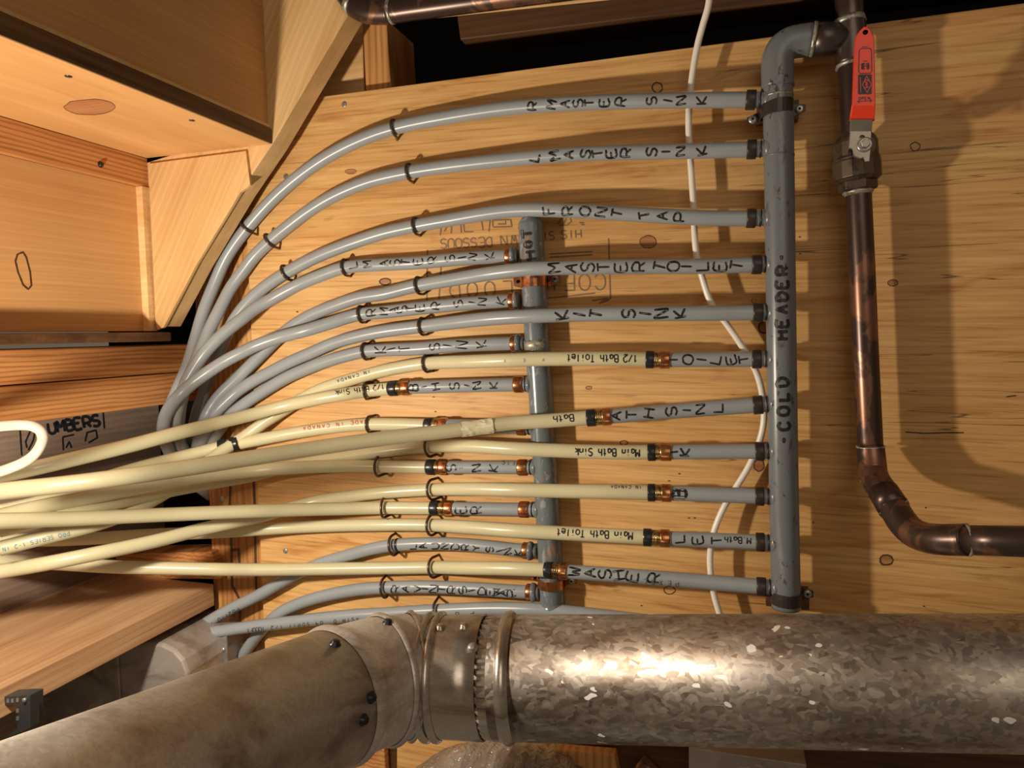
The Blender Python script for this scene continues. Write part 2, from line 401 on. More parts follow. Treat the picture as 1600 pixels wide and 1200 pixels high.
# ------------------------------------------------------------------ the wall and its framing
zt = W(1050, 78, 0).z; xl = W(400, 700, 0).x
ply = obj('wall_back', *box(xl, 1.1, 0, .012, -.75, zt), 'ply', smooth=False, bevel=.0008)
tag(ply, 'fir plywood wall panel carrying the pipes, with knots and a faded grade stamp', 'wall', kind='structure')
def knot(x, y, rx, ry, ring=2.0, fill=True, parent=ply, lab=None):
    c = [(x + rx * math.cos(a) * random.uniform(.93, 1.07), y + ry * math.sin(a) * random.uniform(.93, 1.07)) for a in [i * math.pi / 9 for i in range(18)]]
    c.append(c[0])
    if fill:
        V, Fc = RAW[parent.name]; bv = BVHTree.FromPolygons([tuple(v) for v in V], Fc); vv = []
        for px, py in [(x, y)] + c[:-1]:
            l, n, _, _ = bv.ray_cast(C0, ray(px, py).normalized())
            if l is None: return
            if n.dot(ray(px, py)) > 0: n = -n
            vv.append(l + n * .0001)
        obj('knot', vv, [[0, i, i % 18 + 1] for i in range(1, 19)], 'knotwood', parent, smooth=False)
    ink('knot_ring', parent, [parent], [c], ring, 'knot')
for k in [(1013, 378, 13, 10, 1.2, True), (1027, 137, 8, 8, 2.2, False), (1194, 512, 9, 9, 2.5, True), (1430, 229, 7.5, 6.5, 1.8, False), (1395, 442, 8, 5, 1.3, True),
          (1385, 875, 10, 8, 2.6, True), (602, 440, 9, 5, 2.2, True), (975, 692, 6, 3.5, 1.5, False), (1046, 922, 9, 6, 1.6, False), (1186, 727, 8, 9, 2.0, True),
          (1385, 31, 6, 5, 1.5, True), (548, 268, 9, 4, .6, True), (920, 606, 5, 2.5, 1, True), (1178, 470, 4, 3, .8, False)]: knot(*k)
# resin streaks and nail holes
ink('resin_streak', ply, [ply], [[(1415, 675), (1445, 677), (1480, 676), (1506, 676)], [(1572, 620), (1588, 618)]], 2.2, 'knot')
ink('nail_hole', ply, [ply], [[(x, y), (x + 3.2, y + .5)] for x, y in [(1060, 740), (1044, 751), (1075, 809), (1084, 809), (676, 620), (679, 643), (463, 487), (1001, 946), (1445, 793), (1249, 396), (1248, 370), (1442, 947), (1269, 816), (505, 305)]], 3, 'knot')
# stamp on the plywood, upside down
st = []
st += strokes_line('HIS', 908, 365, 874, 367, 13) + strokes_line('SIDE', 866, 368, 826, 370, 13)
st += strokes_line('DOWN', 840, 373, 776, 376, 14) + strokes_line('DESSOUS', 768, 378, 686, 381, 14)
st += [[(872, 350), (878, 340), (890, 338), (893, 346), (886, 352), (874, 352)], [(880, 352), (886, 338)], [(905, 348), (913, 348)], [(908, 351), (914, 351)],
       [(770, 354), (770, 344), (798, 343), (800, 354), (770, 355)], [(778, 350), (790, 350), (790, 345)], [(755, 360), (752, 342)], [(760, 345), (766, 342), (764, 362)],
       [(740, 362), (726, 362), (724, 348), (742, 345)], [(705, 365), (706, 350), (720, 349), (721, 364)], [(688, 368), (690, 352)], [(694, 362), (700, 352)]]
ink('stamp_lettering', ply, [ply], st, 2.3, 'stamp')
big = strokes_line('COFI', 945, 440, 850, 443, 24) + strokes_line('LOOD', 800, 450, 690, 455, 22)
big += [[(858, 397), (926, 393)], [(858, 402), (926, 398)], [(855, 466), (930, 458)], [(951, 372), (953, 440), (954, 466), (938, 472)], [(925, 470), (950, 466)], [(936, 474), (952, 469)], [(690, 405), (686, 468)], [(668, 390), (667, 470)]]
ink('stamp_lettering', ply, [ply], big, 2.5, 'stamp')
def nailhead(px, py, parent, h=0.0, r=.0036):
    return obj('nail_head', *lathe(W(px, py, h) + Vector((0, .001, 0)), (0, -1, 0), [(0, r), (.0014, r), (.0018, r * .7)], 14), 'screw', parent)
nailhead(538, 163, ply); nailhead(447, 276, ply); nailhead(446, 861, ply)

def stud(name, V, mat, label, cat='timber'):
    return tag(obj(name, *V, mat, smooth=False, bevel=.0015), label, cat)
stud1 = stud('wall_stud', prism([(297, 240), (420, 240), (440, 1080), (351, 1080), (335, 950), (325, 740), (306, 500)], -.0125, -.05), 'stud', 'upright fir stud stained brown beside the left edge of the plywood')
nailhead(347, 779, stud1, -.0125, .0045)
ink('resin_streak', stud1, [stud1], [[(360, 745), (359, 790), (362, 860), (363, 915), (374, 935), (377, 1000)], [(396, 745), (398, 790), (399, 860), (401, 930)], [(361, 860), (373, 858), (374, 880)]], 4, 'knot')
stud('wall_stud', prism([(566, 30), (604, 30), (611, 142), (572, 150)], -.0125, -.09), 'darkwood' if False else 'stud', 'short brown stud end above the plywood, under the dark copper elbow')
stud('blocking', prism([(505, 100), (566, 30), (569, 150), (490, 160)], -.03, -.07), 'pine', 'pale ridged wood block lit between staircase edge and short stud')
# joist bay above the plywood, its deep shade painted as black sheets
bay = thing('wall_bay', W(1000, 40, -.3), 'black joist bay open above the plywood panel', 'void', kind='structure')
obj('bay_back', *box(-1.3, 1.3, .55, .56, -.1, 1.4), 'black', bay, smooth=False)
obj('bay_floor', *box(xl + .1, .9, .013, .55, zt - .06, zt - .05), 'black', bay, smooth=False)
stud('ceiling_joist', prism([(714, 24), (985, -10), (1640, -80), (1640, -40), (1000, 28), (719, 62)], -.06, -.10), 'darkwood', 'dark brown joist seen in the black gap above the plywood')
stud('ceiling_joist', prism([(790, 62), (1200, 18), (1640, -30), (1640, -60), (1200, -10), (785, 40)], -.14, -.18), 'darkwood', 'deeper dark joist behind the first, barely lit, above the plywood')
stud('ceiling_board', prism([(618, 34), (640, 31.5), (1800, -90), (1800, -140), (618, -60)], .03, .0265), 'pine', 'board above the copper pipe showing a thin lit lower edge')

# ------------------------------------------------------------------ staircase seen from below
hs = .055
stairs = thing('staircase', W(240, 300, hs), 'pale pine staircase seen from below with stringer, treads and risers', 'staircase')
sF = [(605, -40), (566, 36), (400, 302), (330, 430), (277, 517), (247, 517), (232, 300), (232, 255), (384, 236), (392, 290), (424, 232), (412, 205), (412, -40)]
# stringer face set behind, so that its lower edge shows as a strip
def inset(poly, pull):
    return poly
stringer = obj('stringer', *prism([(578, -40), (542, 26), (425, 226), (375, 300), (307, 414), (256, 510), (244, 510), (226, 300), (226, 255), (400, 200), (400, -40)], hs, hs - .030), 'stringer', stairs, smooth=False, bevel=.001)
obj('stringer_block', *prism([(232, 256), (384, 236), (391, 289), (376, 300), (308, 412), (256, 511), (246, 516), (243, 500)], hs + .004, hs), 'stringer', stairs, smooth=False)
Xa = W(415, 100, hs).x; Xc = W(232, 300, hs).x; Zt = W(330, 236, hs).z; NEAR = .70
obj('riser', *box(Xa - .015, Xa, -NEAR, -hs + .001, Zt + .004, Zt + .30), 'riser', stairs, smooth=False)
tz = W(425, 224, hs).z
tread = obj('tread', *box(Xc - .03, W(424, 224, hs).x, -NEAR, -hs, Zt, Zt + .0185), 'riser', stairs, smooth=False, bevel=.0008)
obj('tread_edge', *box(W(424, 224, hs).x, W(424, 224, hs).x + .0012, -NEAR, -hs, Zt + .0006, Zt + .0178), 'plyedge', stairs, smooth=False)
cl = W(232, 293, hs).z
obj('cleat', *box(Xc - .035, Xc + .001, -NEAR, -hs, cl, Zt - .0005), 'fir', stairs, smooth=False, bevel=.0008)
ris2 = obj('riser', *box(Xc - .045, Xc - .008 + .0, -NEAR, -hs, W(240, 517, hs).z, cl - .0005), 'riser', stairs, smooth=False)
obj('riser_lip', *box(Xc - .008, Xc + .002, -hs - .012, -hs, W(245, 517, hs).z, cl - .0005), 'pine', stairs, smooth=False)
nosing = obj('nosing_board', *box(Xa - .03, Xa - .0005 + .004, -NEAR, -hs, Zt + .0190, Zt + .0225), 'pine', stairs, smooth=False)
def knot_on(parent, x, y, rx, ry, ring, fill, ang=0):
    knot(x, y, rx, ry, ring, fill, parent)
knot_on(tread, 141, 167, 41, 12, .9, True)
ink('knot_ring', ris2, [ris2], [[(30, 396), (36, 394), (41, 402), (47, 425), (49, 446), (44, 452), (36, 445), (28, 425), (24, 408), (27, 398), (30, 396)]], 3, 'knot')
ink('knot_ring', tread, [tread], [[(128, 169), (160, 166)], [(135, 162), (152, 172)]], 1.6, 'knotwood')
for px, py, X in ((157, 257, None),):
    p = on_x(px, py, Xc + .001); obj('screw', *lathe(p, (1, 0, 0), [(0, .004), (.002, .003), (.004, .001)], 10), 'blackring', stairs)
for px, py in ((107, 119), (300, 188)):
    p = on_z(px, py, Zt); obj('screw', *lathe(p + Vector((0, 0, .001)), (0, 0, -1), [(0, .0035), (.0015, .003)], 10), 'blackring', stairs)
# timbers running out from the wall at the left
XT = W(300, 560, 0).x
z3 = W(335, 912, 0).z; XP = on_z(145, 902, z3).x + .001
z0 = W(300, 538, 0).z; z1 = W(300, 580, 0).z; z2 = W(300, 626, 0).z; z3 = W(335, 912, 0).z
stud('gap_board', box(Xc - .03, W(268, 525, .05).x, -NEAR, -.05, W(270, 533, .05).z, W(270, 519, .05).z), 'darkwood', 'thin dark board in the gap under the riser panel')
stud('top_plate', box(XT - .09, XT, -.78, .06, z1 + .0006, z0), 'fir', 'upper of two stacked orange fir plates at left')
stud('top_plate', box(XT - .09, XT, -.78, .06, z2, z1 - .0006), 'fir', 'lower of two stacked orange fir plates at left, above the stamped panel')
pan = obj('wall_left', *box(XP - .02, XP, -.79, .115, -.60, z2 - .0004), 'greyply', smooth=False)
tag(pan, 'grey weathered sheathing panel with dark stamp behind the cream tubes', 'wall', kind='structure')
ink('stamp_lettering', pan, [pan], strokes_line('LUMBERS', 62, 672, 158, 656, 17, .95), 5, 'blackring', 1.5)
ink('stamp_lettering', pan, [pan], [[(99, 704), (98, 683), (116, 679)], [(103, 700), (108, 690), (112, 700)], [(133, 690), (136, 676), (150, 672), (152, 684), (138, 692)], [(31, 668), (34, 712)],
     [(42, 700), (40, 690), (47, 674), (55, 672), (52, 688), (44, 704)], [(72, 654), (86, 651)], [(115, 646), (129, 644)], [(161, 643), (163, 670)]], 3, 'blackring')
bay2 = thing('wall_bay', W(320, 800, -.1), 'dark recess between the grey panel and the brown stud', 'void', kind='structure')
obj('bay_back', *box(XP - .1, W(440, 800, 0).x, .12, .13, -.8, .3), 'black', bay2, smooth=False)  # black sheet gives the recess its shade by colour
stud('sill_board', prism([(180, 866), (330, 862), (345, 905), (180, 905)], .002, -.04), 'fir', 'brown sill board low behind the tubes, left of the stained stud')
XJ = W(335, 930, 0).x; zb = W(335, 946, 0).z; XJl = on_z(145, 902, z3).x
jo = stud('floor_joist', box(XJl, XJ, -.79, -.0, zb, z3), 'pine', 'brown joist running out from the wall under the cream tubes')
jo.data.materials[0] = wood('joist_wood', (.64, .40, .22), (.56, .33, .18), (.42, .23, .12), 'y', contrast=.6, rings=.35)

# ------------------------------------------------------------------ pipes
RP = .00795
def path3(P, step=5):
    s = spline(P, step); return s, [W(*p) for p in s]
def sub(s, x0, x1):
    """3D samples of a path between two px x positions, ends interpolated"""
    out = []
    for a, b in zip(s, s[1:]):
        lo, hi = min(a[0], b[0]), max(a[0], b[0])
        if hi < x0 or lo > x1: continue
        q = []
        for t in (a, b):
            if x0 <= t[0] <= x1: q.append(t)
            else:
                e = x0 if t[0] < x0 else x1; k = (e - a[0]) / ((b[0] - a[0]) or 1e-6); q.append(tuple(u + (v - u) * k for u, v in zip(a, b)))
        if not out: out.append(q[0])
        out.append(q[1])
    return [W(*p) for p in out]
def y_at(s, x):
    for a, b in zip(s, s[1:]):
        if min(a[0], b[0]) <= x <= max(a[0], b[0]):
            k = (x - a[0]) / ((b[0] - a[0]) or 1e-6); return a[1] + (b[1] - a[1]) * k
    return s[0][1]
def tubeobj(name, pts, r, mat, parent, n=16, **k): return obj(name, *sweep(pts, r, n), mat, parent, **k)
def pipe_hook(pts_s, px, label, mat='wire', lean=0.0, extra=0.0):
    i = min(range(1, len(pts_s) - 1), key=lambda i: abs(pts_s[i][0] - px[0]) + abs(pts_s[i][1] - px[1]))
    P = W(*pts_s[i]); T = (W(*pts_s[i + 1]) - W(*pts_s[i - 1])).normalized()
    n = Vector((0, -1, 0)) - T * -T.y; n.normalize(); s = T.cross(n).normalized()
    if s.z < 0: s = -s
    r = RP + .0021 + extra; w = .0017; h = -P.y
    q = []
    Q = lambda a, b, c=0: P + s * a + n * b + T * c
    top = Q(r * .98, 0); bot = Q(-r * .98, 0)
    q.append(Vector((top.x, .003, top.z)) + T * .004 * lean); q.append(Vector((top.x, -h * .45, top.z))+ T * .002 * lean)
    for k in range(13):
        a = math.pi * k / 12; q.append(Q(r * math.cos(a), r * math.sin(a) * 1.02))
    q.append(Vector((bot.x, -h * .45, bot.z)) + T * .003 * lean); q.append(Vector((bot.x, .003, bot.z)) + T * .006 * lean)
    o = thing('pipe_hook', Vector((P.x, 0, P.z)), label, 'pipe hook', 'brown wire hooks holding the tubes')
    obj('wire_loop', *sweep(q, w, 8), mat, o)
    return o
def ring_profile(p0, p1, r, mat, parent, name, n=20, lip=.0004):
    A, B = p0, p1; L = (B - A).length
    return obj(name, *lathe(A, B - A, [(0, r - lip), (L * .12, r), (L * .88, r), (L, r - lip)], n), mat, parent)
def crimp(s, xa, xb, parent, mat, r=.0097, name='crimp_ring'):
    q = sub(s, xa, xb); return ring_profile(q[0], q[-1], r, mat, parent, name)
def coupling(s, xs, parent, r=.0096):
    """xs = x of black ring start, end, brass end, copper end"""
    q = sub(s, xs[0], xs[3])
    c = obj('coupling', *sweep(q, .0084, 16), 'brass', parent)
    crimp(s, xs[0], xs[1], c, 'blackring', r, 'black_ring')
    for k in range(3):
        e = xs[1] + (xs[2] - xs[1]) * (k + .3) / 3; crimp(s, e, e + 1.2, c, 'brass', .0089, 'barb')
    crimp(s, xs[2], xs[3], c, 'copper', r, 'copper_ring')
    return c
def outlet(parent, s, xa, xb, hx, r=.0080):
    q = sub(s, xa, xb); o = obj('outlet', *lathe(q[0], q[-1] - q[0], [(0, .0076), ((q[-1] - q[0]).length, .0076)], 18), 'neck', parent)
    L = (q[-1] - q[0]).length; d = (q[-1] - q[0]).normalized()
    obj('o_ring', *lathe(q[0] + d * L * .38, d, [(0, .0078), (.0003, .0088), (.0012, .0088), (.0015, .0078)], 18), 'oring', o)
    obj('collar', *lathe(q[-1] - d * .0025, d, [(0, .0079), (.001, .0096), (.003, .0108), (.006, .0112)], 18), M['header'] if hx else M['hothead'], o)

HC, HH = .036, .0165
GL = 'grey water tube'
PIPES = {}
def run(name, label, segs, path, rings=(), coup=None, group=None):
    """segs: list of (x0, x1, part name, material)"""
    s, _ = path3(path)
    t = thing(name, W(*path[0][:3]), label, 'water pipe', group)
    parts = []
    for x0, x1, nm, mat in segs:
        q = sub(s, x0, x1); parts.append(tubeobj(nm, q, RP, mat, t))
    for xa, xb, mat in rings: crimp(s, xa, xb, t, mat)
    if coup: coupling(s, coup, t)
    return t, s, parts
def full(name, label, path, mat, rings=(), group=None, part='tube'):
    s, p3 = path3(path); t = thing(name, W(*path[0][:3]), label, 'water pipe', group)
    parts = [tubeobj(part, p3, RP, mat, t)]
    for xa, xb, m in rings: crimp(s, xa, xb, t, m)
    return t, s, parts
gG, gC = 'grey tubes running off the manifolds', 'cream tubes crossing at left'
# -- cold side, grey all the way (right to left)
C1 = full('grey_pipe', 'topmost grey tube, marked R MASTER SINK, curving down to the left', [(1186, 156, HC), (1100, 156.5, .036), (1000, 158, .030), (900, 161.5, .024), (800, 168.5, .018), (700, 183, .014), (617, 200, .0125), (560, 220, .0125), (500, 252, .0125), (437, 301, .0125), (387, 355, .0125), (355, 400, .0125), (335, 444, .014), (318, 487, .02), (306, 528, .03), (293, 572, .04), (277, 610, .048), (266, 640, .05), (268, 690, .03), (300, 730, -.02)], 'grey', [(1165.5, 1181, 'ring')], gG)
C2 = full('grey_pipe', 'second grey tube from the top, marked L MASTER SINK', [(1188, 233, HC), (1100, 235.5, .036), (1000, 238, .030), (900, 241, .024), (800, 249, .018), (700, 260, .014), (640, 269, .0125), (575, 284, .0125), (520, 307, .0125), (482, 330, .0125), (450, 354, .0125), (423, 376, .0125), (398, 400, .0125), (381, 422, .014), (362, 448, .018), (345, 480, .025), (329, 512, .033), (316, 543, .042), (303, 572, .05), (291, 600, .055), (281, 640, .055), (281, 690, .035), (308, 730, -.02)], 'grey', [(1167, 1182, 'ring')], gG)
C3 = full('grey_pipe', 'third grey tube from the top, marked FRONT TAP', [(1188, 341, HC), (1100, 340.5, .038), (1000, 335.5, .034), (900, 329.5, .030), (800, 329, .022), (700, 344, .015), (650, 353, .0125), (600, 364, .0125), (550, 380, .0125), (500, 399, .0125), (462, 418, .0125), (430, 437, .0125), (402, 458, .0125), (384, 476, .013), (366, 500, .014), (353, 525, .014), (343, 550, .014), (331, 580, .014), (319, 612, .014), (308, 645, .012), (300, 690, .0), (302, 740, -.04)], 'grey', [(1166.5, 1181, 'ring')], gG)
C4 = full('grey_pipe', 'grey tube marked MASTER TOILET, crossing over the painted HOT manifold', [(1196, 413, HC), (1100, 416, .040), (1000, 416.5, .0405), (900, 418, .0405), (830, 420, .0405), (775, 426, .034), (725, 434, .024), (650, 447, .0125), (600, 459, .0125), (562, 465, .0125), (525, 477, .0125), (487, 492, .0125), (455, 511, .0125), (430, 532, .0125), (410, 552, .0125), (384, 578, .014), (365, 597, .017), (346, 615, .022), (332, 633, .026), (322, 652, .03), (310, 690, .02), (304, 740, -.03)], 'grey', [(1174.5, 1190, 'ring')], gG)
C5 = full('grey_pipe', 'grey tube marked KIT SINK on the cold side, above the uppermost cream tube', [(1198, 488, HC), (1100, 489.5, .040), (1000, 490, .0405), (900, 491.5, .0405), (830, 494, .0405), (775, 497, .034), (725, 502, .024), (660, 510, .0125), (600, 517.5, .0125), (562, 525, .0125), (525, 535, .0125), (487, 551, .0125), (450, 567, .0125), (425, 580, .0125), (400, 593, .0125), (375, 609, .014), (354, 627, .02), (338, 644, .025), (325, 670, .025), (312, 700, .015), (308, 750, -.03)], 'grey', [(1176, 1191.5, 'ring')], gG)
# -- hot side, grey all the way
H1 = full('grey_pipe', 'grey tube marked L MASTER SINK ending at the top outlet of the HOT manifold', [(808, 400, HH), (760, 402, HH), (700, 406, .015), (650, 410.5, .014), (600, 413.5, .013), (540, 418, .012), (500, 431, .012), (462, 447, .0125), (425, 467, .018), (400, 481, .026), (377, 499, .036), (352, 519, .045), (334, 536, .052), (318, 554, .058), (302, 578, .062), (289, 602, .066), (277, 640, .068), (276, 690, .04), (300, 740, -.02)], 'grey', [(791, 804, 'copper')], gG)
H2 = full('grey_pipe', 'grey tube marked R MASTER SINK on the hot side, bending outermost at lower left', [(812, 469.5, HH), (760, 472, HH), (700, 477, .015), (650, 482, .014), (600, 487.5, .013), (559, 492, .0125), (512, 506, .022), (475, 517, .030), (437, 527, .033), (400, 540, .040), (375, 552, .048), (352, 564, .055), (327, 580, .064), (302, 598, .072), (284, 614, .08), (267, 634, .082), (257, 655, .08), (256, 680, .07), (270, 715, .035), (298, 750, -.005), (330, 775, -.035)], 'grey', [(796, 809, 'copper')], gG)
H3 = full('grey_pipe', 'grey tube marked KIT SINK on the hot side', [(818, 536.5, HH), (760, 538, HH), (700, 541, .015), (650, 545, .014), (600, 547, .013), (571, 549, .0125), (540, 556, .0125), (512, 564, .0125), (487, 573, .0125), (450, 589, .0125), (425, 603, .0125), (400, 619, .0125), (385, 629, .0125), (362, 647, .015), (345, 668, .015), (330, 695, .01), (320, 745, -.03)], 'grey', [(799.5, 812, 'copper')], gG)
H7 = full('grey_pipe', 'grey tube marked LAUNDRY SINK, arching down left below the cream tubes', [(838, 861.5, HH), (794, 858, .016), (751, 853, .015), (709, 850, .014), (666, 849.5, .013), (615, 852, .0125), (580, 858, .0125), (550, 866, .0125), (512, 877, .0125), (487, 886, .0125), (462, 897, .0125), (437, 911, .0125), (402, 931, .0125), (365, 949, .014), (327, 970, .016), (300, 987, .01), (270, 1010, -.01)], 'grey', [(817.5, 831, 'copper')], gG)
H8 = full('grey_pipe', 'lowest grey tube tied to the HOT manifold, bending under the long grey tube', [(842, 926, HH), (794, 923.5, .016), (751, 920.5, .015), (709, 918.5, .014), (666, 917, .013), (602, 918, .0125), (562, 921, .0125), (525, 927, .0125), (495, 934, .0125), (465, 944, .0125), (437, 958, .0125), (415, 978, .01), (398, 998, .006), (380, 1025, .0), (370, 1060, -.02)], 'grey', [(823.5, 836, 'copper')], gG)
B1 = full('grey_pipe', 'long grey tube lying just above the round duct', [(1040, 975, .03), (900, 958, .024), (836, 952.5, .024), (772, 951, .02), (684, 954, .016), (645, 956, .016), (600, 959, .016), (560, 961, .018), (525, 964, .02), (462, 971, .022), (400, 978, .026), (352, 985, .028), (315, 990, .03), (272, 999, .03), (240, 1010, .0)], 'grey', [], gG)
# -- cold side, cream tube joined to grey stub
C6 = run('cream_pipe', 'cream tube marked 1/2 Bath Toilet, uppermost cream tube on the cold side', [(0, 1015, 'cream_tube', 'pale'), (1040, 1198, 'grey_tube', 'grey')],
  [(0, 857, .27), (75, 838, .24), (150, 819, .2), (200, 801, .17), (260, 769, .12), (300, 742, .09), (340, 710, .055), (384, 681, .03), (412, 661, .02), (437, 645, .0125), (470, 624, .0125), (500, 609, .0125), (525, 600, .0125), (562, 589, .0125), (600, 579, .0125), (667, 568, .0125), (735, 565, .03), (790, 563, .0400), (850, 561, .0405), (960, 560.5, .0405), (1030, 562, HC), (1200, 561, HC)], [(1175, 1190, 'ring')], (1009, 1022, 1031, 1047), gC)
C7 = run('cream_pipe', 'brightest cream tube, crossing diagonally over the others with a scrap of clear tape', [(0, 922, 'cream_tube', 'pale'), (948, 1200, 'grey_tube', 'grey')],
  [(-40, 774, .345), (0, 768, .335), (100, 757, .315), (200, 744.5, .29), (300, 730, .25), (400, 714.5, .205), (500, 699, .16), (600, 685, .12), (700, 673.5, .085), (800, 661, .056), (850, 658, .050), (912, 653.5, .046), (960, 650, .043), (1060, 642, HC), (1200, 631.5, HC)], [(1176.5, 1192, 'ring')], (917, 931, 941, 955), gC)
C8 = run('cream_pipe', 'cream tube marked Main Bath Sink, under the diagonal cream tube', [(0, 1018, 'cream_tube', 'pale'), (1042, 1200, 'grey_tube', 'grey')],
  [(0, 828, .27), (100, 804, .235), (175, 787, .19), (240, 772, .14), (290, 762, .10), (340, 753, .07), (390, 744, .045), (450, 729, .02), (500, 720, .014), (550, 712, .0125), (600, 705, .0125), (672, 697.5, .0125), (735, 697, .028), (800, 701, .0395), (870, 704, .0405), (960, 706.5, .0405), (1030, 706.5, HC), (1200, 705, HC)], [(1180, 1194.5, 'ring')], (1012, 1024.5, 1032, 1049), gC)
C9 = run('cream_pipe', 'cream tube joined to the short grey stub marked with a bold B', [(-40, 1018, 'cream_tube', 'pale'), (1042, 1200, 'grey_tube', 'grey')],
  [(-40, 900, .27), (0, 893, .25), (75, 880, .23), (150, 865, .2), (240, 846, .15), (315, 827, .105), (365, 816, .08), (402, 808, .055), (440, 797, .035), (475, 788, .02), (500, 782, .014), (550, 775, .0125), (600, 769.5, .0125), (676, 765, .0125), (735, 764, .028), (800, 765.5, .0395), (870, 767, .0405), (960, 768.5, .0405), (1049, 770.5, HC), (1200, 776, HC)], [(1180, 1194, 'ring')], (1012, 1024, 1033.5, 1049), gC)
C10 = run('cream_pipe', 'cream tube marked Main Bath Toilet', [(-20, 1011, 'cream_tube', 'pale'), (1040, 1200, 'grey_tube', 'grey')],
  [(-20, 842, .17), (75, 844, .14), (150, 841, .115), (250, 835, .08), (350, 831, .05), (440, 825, .02), (520, 821.5, .0125), (600, 820, .0125), (675, 820.5, .0125), (735, 824, .028), (800, 829, .0395), (900, 834, .0405), (1000, 839, .0405), (1049, 841.5, HC), (1200, 847.5, HC)], [(1181, 1195, 'ring')], (1005, 1018, 1031, 1046.5), gC)
C11 = run('cream_pipe', 'lowest cream tube, joined over the HOT manifold to the grey stub marked WASHER', [(-20, 858, 'cream_tube', 'pale'), (882, 1202, 'grey_tube', 'grey')],
  [(-20, 876, .2), (80, 880, .17), (175, 885.5, .14), (250, 887.5, .115), (340, 889.5, .085), (400, 890, .06), (500, 889, .03), (600, 887.5, .014), (678, 886.5, .0125), (735, 887.5, .028), (800, 888.5, .0395), (858, 891, .0405), (900, 894, .0405), (1000, 901, .0405), (1100, 909, HC), (1200, 917.5, HC)], [(1182, 1197, 'ring')], (851.5, 864, 874.5, 887), gC)
# -- hot side, cream joined to grey
H4 = run('cream_pipe', 'cream tube marked 1/2 Bath Sink, highest of the cream tubes at left', [(-30, 614, 'cream_tube', 'pale'), (636, 830, 'grey_tube', 'grey')],
  [(-30, 750, .29), (0, 743, .275), (60, 730, .255), (120, 716, .23), (200, 697, .19), (280, 676, .14), (340, 661, .09), (400, 646, .05), (450, 633, .033), (500, 622.5, .031), (540, 616, .026), (572, 611, .0165), (620, 606.5, .0165), (700, 603.5, HH), (830, 600.5, HH)], [(804, 818, 'copper')], (609, 622, 629, 641.5), gC)
Hc = run('cream_pipe', 'cream tube printed red MADE IN CANADA, with a second coupling at left', [(358, 671, 'cream_tube', 'pale'), (694, 834, 'grey_tube', 'grey')],
  [(350, 700, .04), (375, 693, .035), (425, 683, .028), (475, 674, .02), (525, 667, .015), (578, 663, .0125), (671, 664.5, HH), (834, 668, HH)], [(809, 822, 'copper')], (665.5, 677, 688, 699), gC)
tt, ss, _p = Hc
s3, p3 = path3([(0, 800, .27), (60, 786, .24), (120, 766, .2), (175, 744, .16), (225, 729, .12), (275, 716, .08), (342, 699, .045), (378, 691, .035)])
e = obj('cream_tube', *sweep(sub(s3, 0, 350), RP, 16), 'pale', tt)
cc = obj('coupling', *sweep(sub(s3, 343, 375), .0084, 14), 'brass', tt)
crimp(s3, 343, 355.5, cc, 'blackring', .0097, 'black_ring'); crimp(s3, 362, 374.5, cc, 'blackring', .0097, 'black_ring')
H5 = run('cream_pipe', 'cream tube joined to the short grey stub marked INK, below the diagonal tube', [(-20, 675, 'cream_tube', 'pale'), (697, 840, 'grey_tube', 'grey')],
  [(-20, 812, .30), (50, 795, .26), (150, 775, .21), (240, 757, .165), (290, 749, .13), (340, 742, .10), (390, 736.5, .075), (440, 732, .06), (500, 729, .033), (550, 728, .02), (592, 728.5, .0165), (675, 730, HH), (840, 730.5, HH)], [(810, 824.5, 'copper')], (668, 681, 688, 700.5), gC)
H6 = run('cream_pipe', 'straight cream tube joined to the short grey stub marked ER', [(-40, 681, 'cream_tube', 'pale'), (704, 845, 'grey_tube', 'grey')],
  [(-40, 816, .32), (0, 814, .3), (125, 810, .23), (250, 804.5, .165), (400, 798.5, .10), (450, 797, .075), (525, 795, .04), (600, 793.5, .0165), (680, 794, HH), (845, 796.5, HH)], [(812.5, 827, 'copper')], (674, 687, 696, 709), gC)
# hooks
HK = [(C1, (617, 200), 'R MASTER SINK', 'on the topmost grey tube, right of its bend'), (C1, (387, 353), '', 'on the topmost grey tube beside the staircase edge'),
 (C2, (640, 269), '', 'on the second grey tube, right of its bend'), (C2, (423, 376), '', 'on the second grey tube, lower left'),
 (C3, (650, 353), '', 'on the FRONT TAP tube, right of its bend'), (C3, (450, 425), '', 'on the FRONT TAP tube, lower left'),
 (C4, (653, 446), '', 'on the MASTER TOILET tube'), (C5, (662, 510), '', 'on the cold KIT SINK tube'), (C6, (668, 568), '', 'on the cream tube marked 1/2 Bath Toilet'),
 (C8, (672, 697), '', 'on the cream tube marked Main Bath Sink'), (C9, (676, 765), '', 'on the cream tube leading to the stub marked B'),
 (C10, (675, 820), '', 'on the cream tube marked Main Bath Toilet'), (C11, (678, 886), '', 'on the lowest cream tube'), (B1, (682, 954), '', 'on the long grey tube above the duct'),
 (H1, (538, 418), '', 'on the hot L MASTER SINK tube'), (H2, (563, 491), '', 'on the hot R MASTER SINK tube'), (H3, (571, 549), '', 'on the hot KIT SINK tube'),
 (H4, (571, 611), '', 'on the cream tube marked 1/2 Bath Sink'), (Hc, (577, 663), '', 'on the cream tube printed MADE IN CANADA'), (H5, (590, 728), '', 'on the cream tube leading to the INK stub'),
 (H6, (598, 794), '', 'on the straight cream tube leading to the ER stub'), (H7, (612, 852), '', 'on the LAUNDRY SINK tube'), (H8, (601, 918), '', 'on the lowest grey manifold tube')]
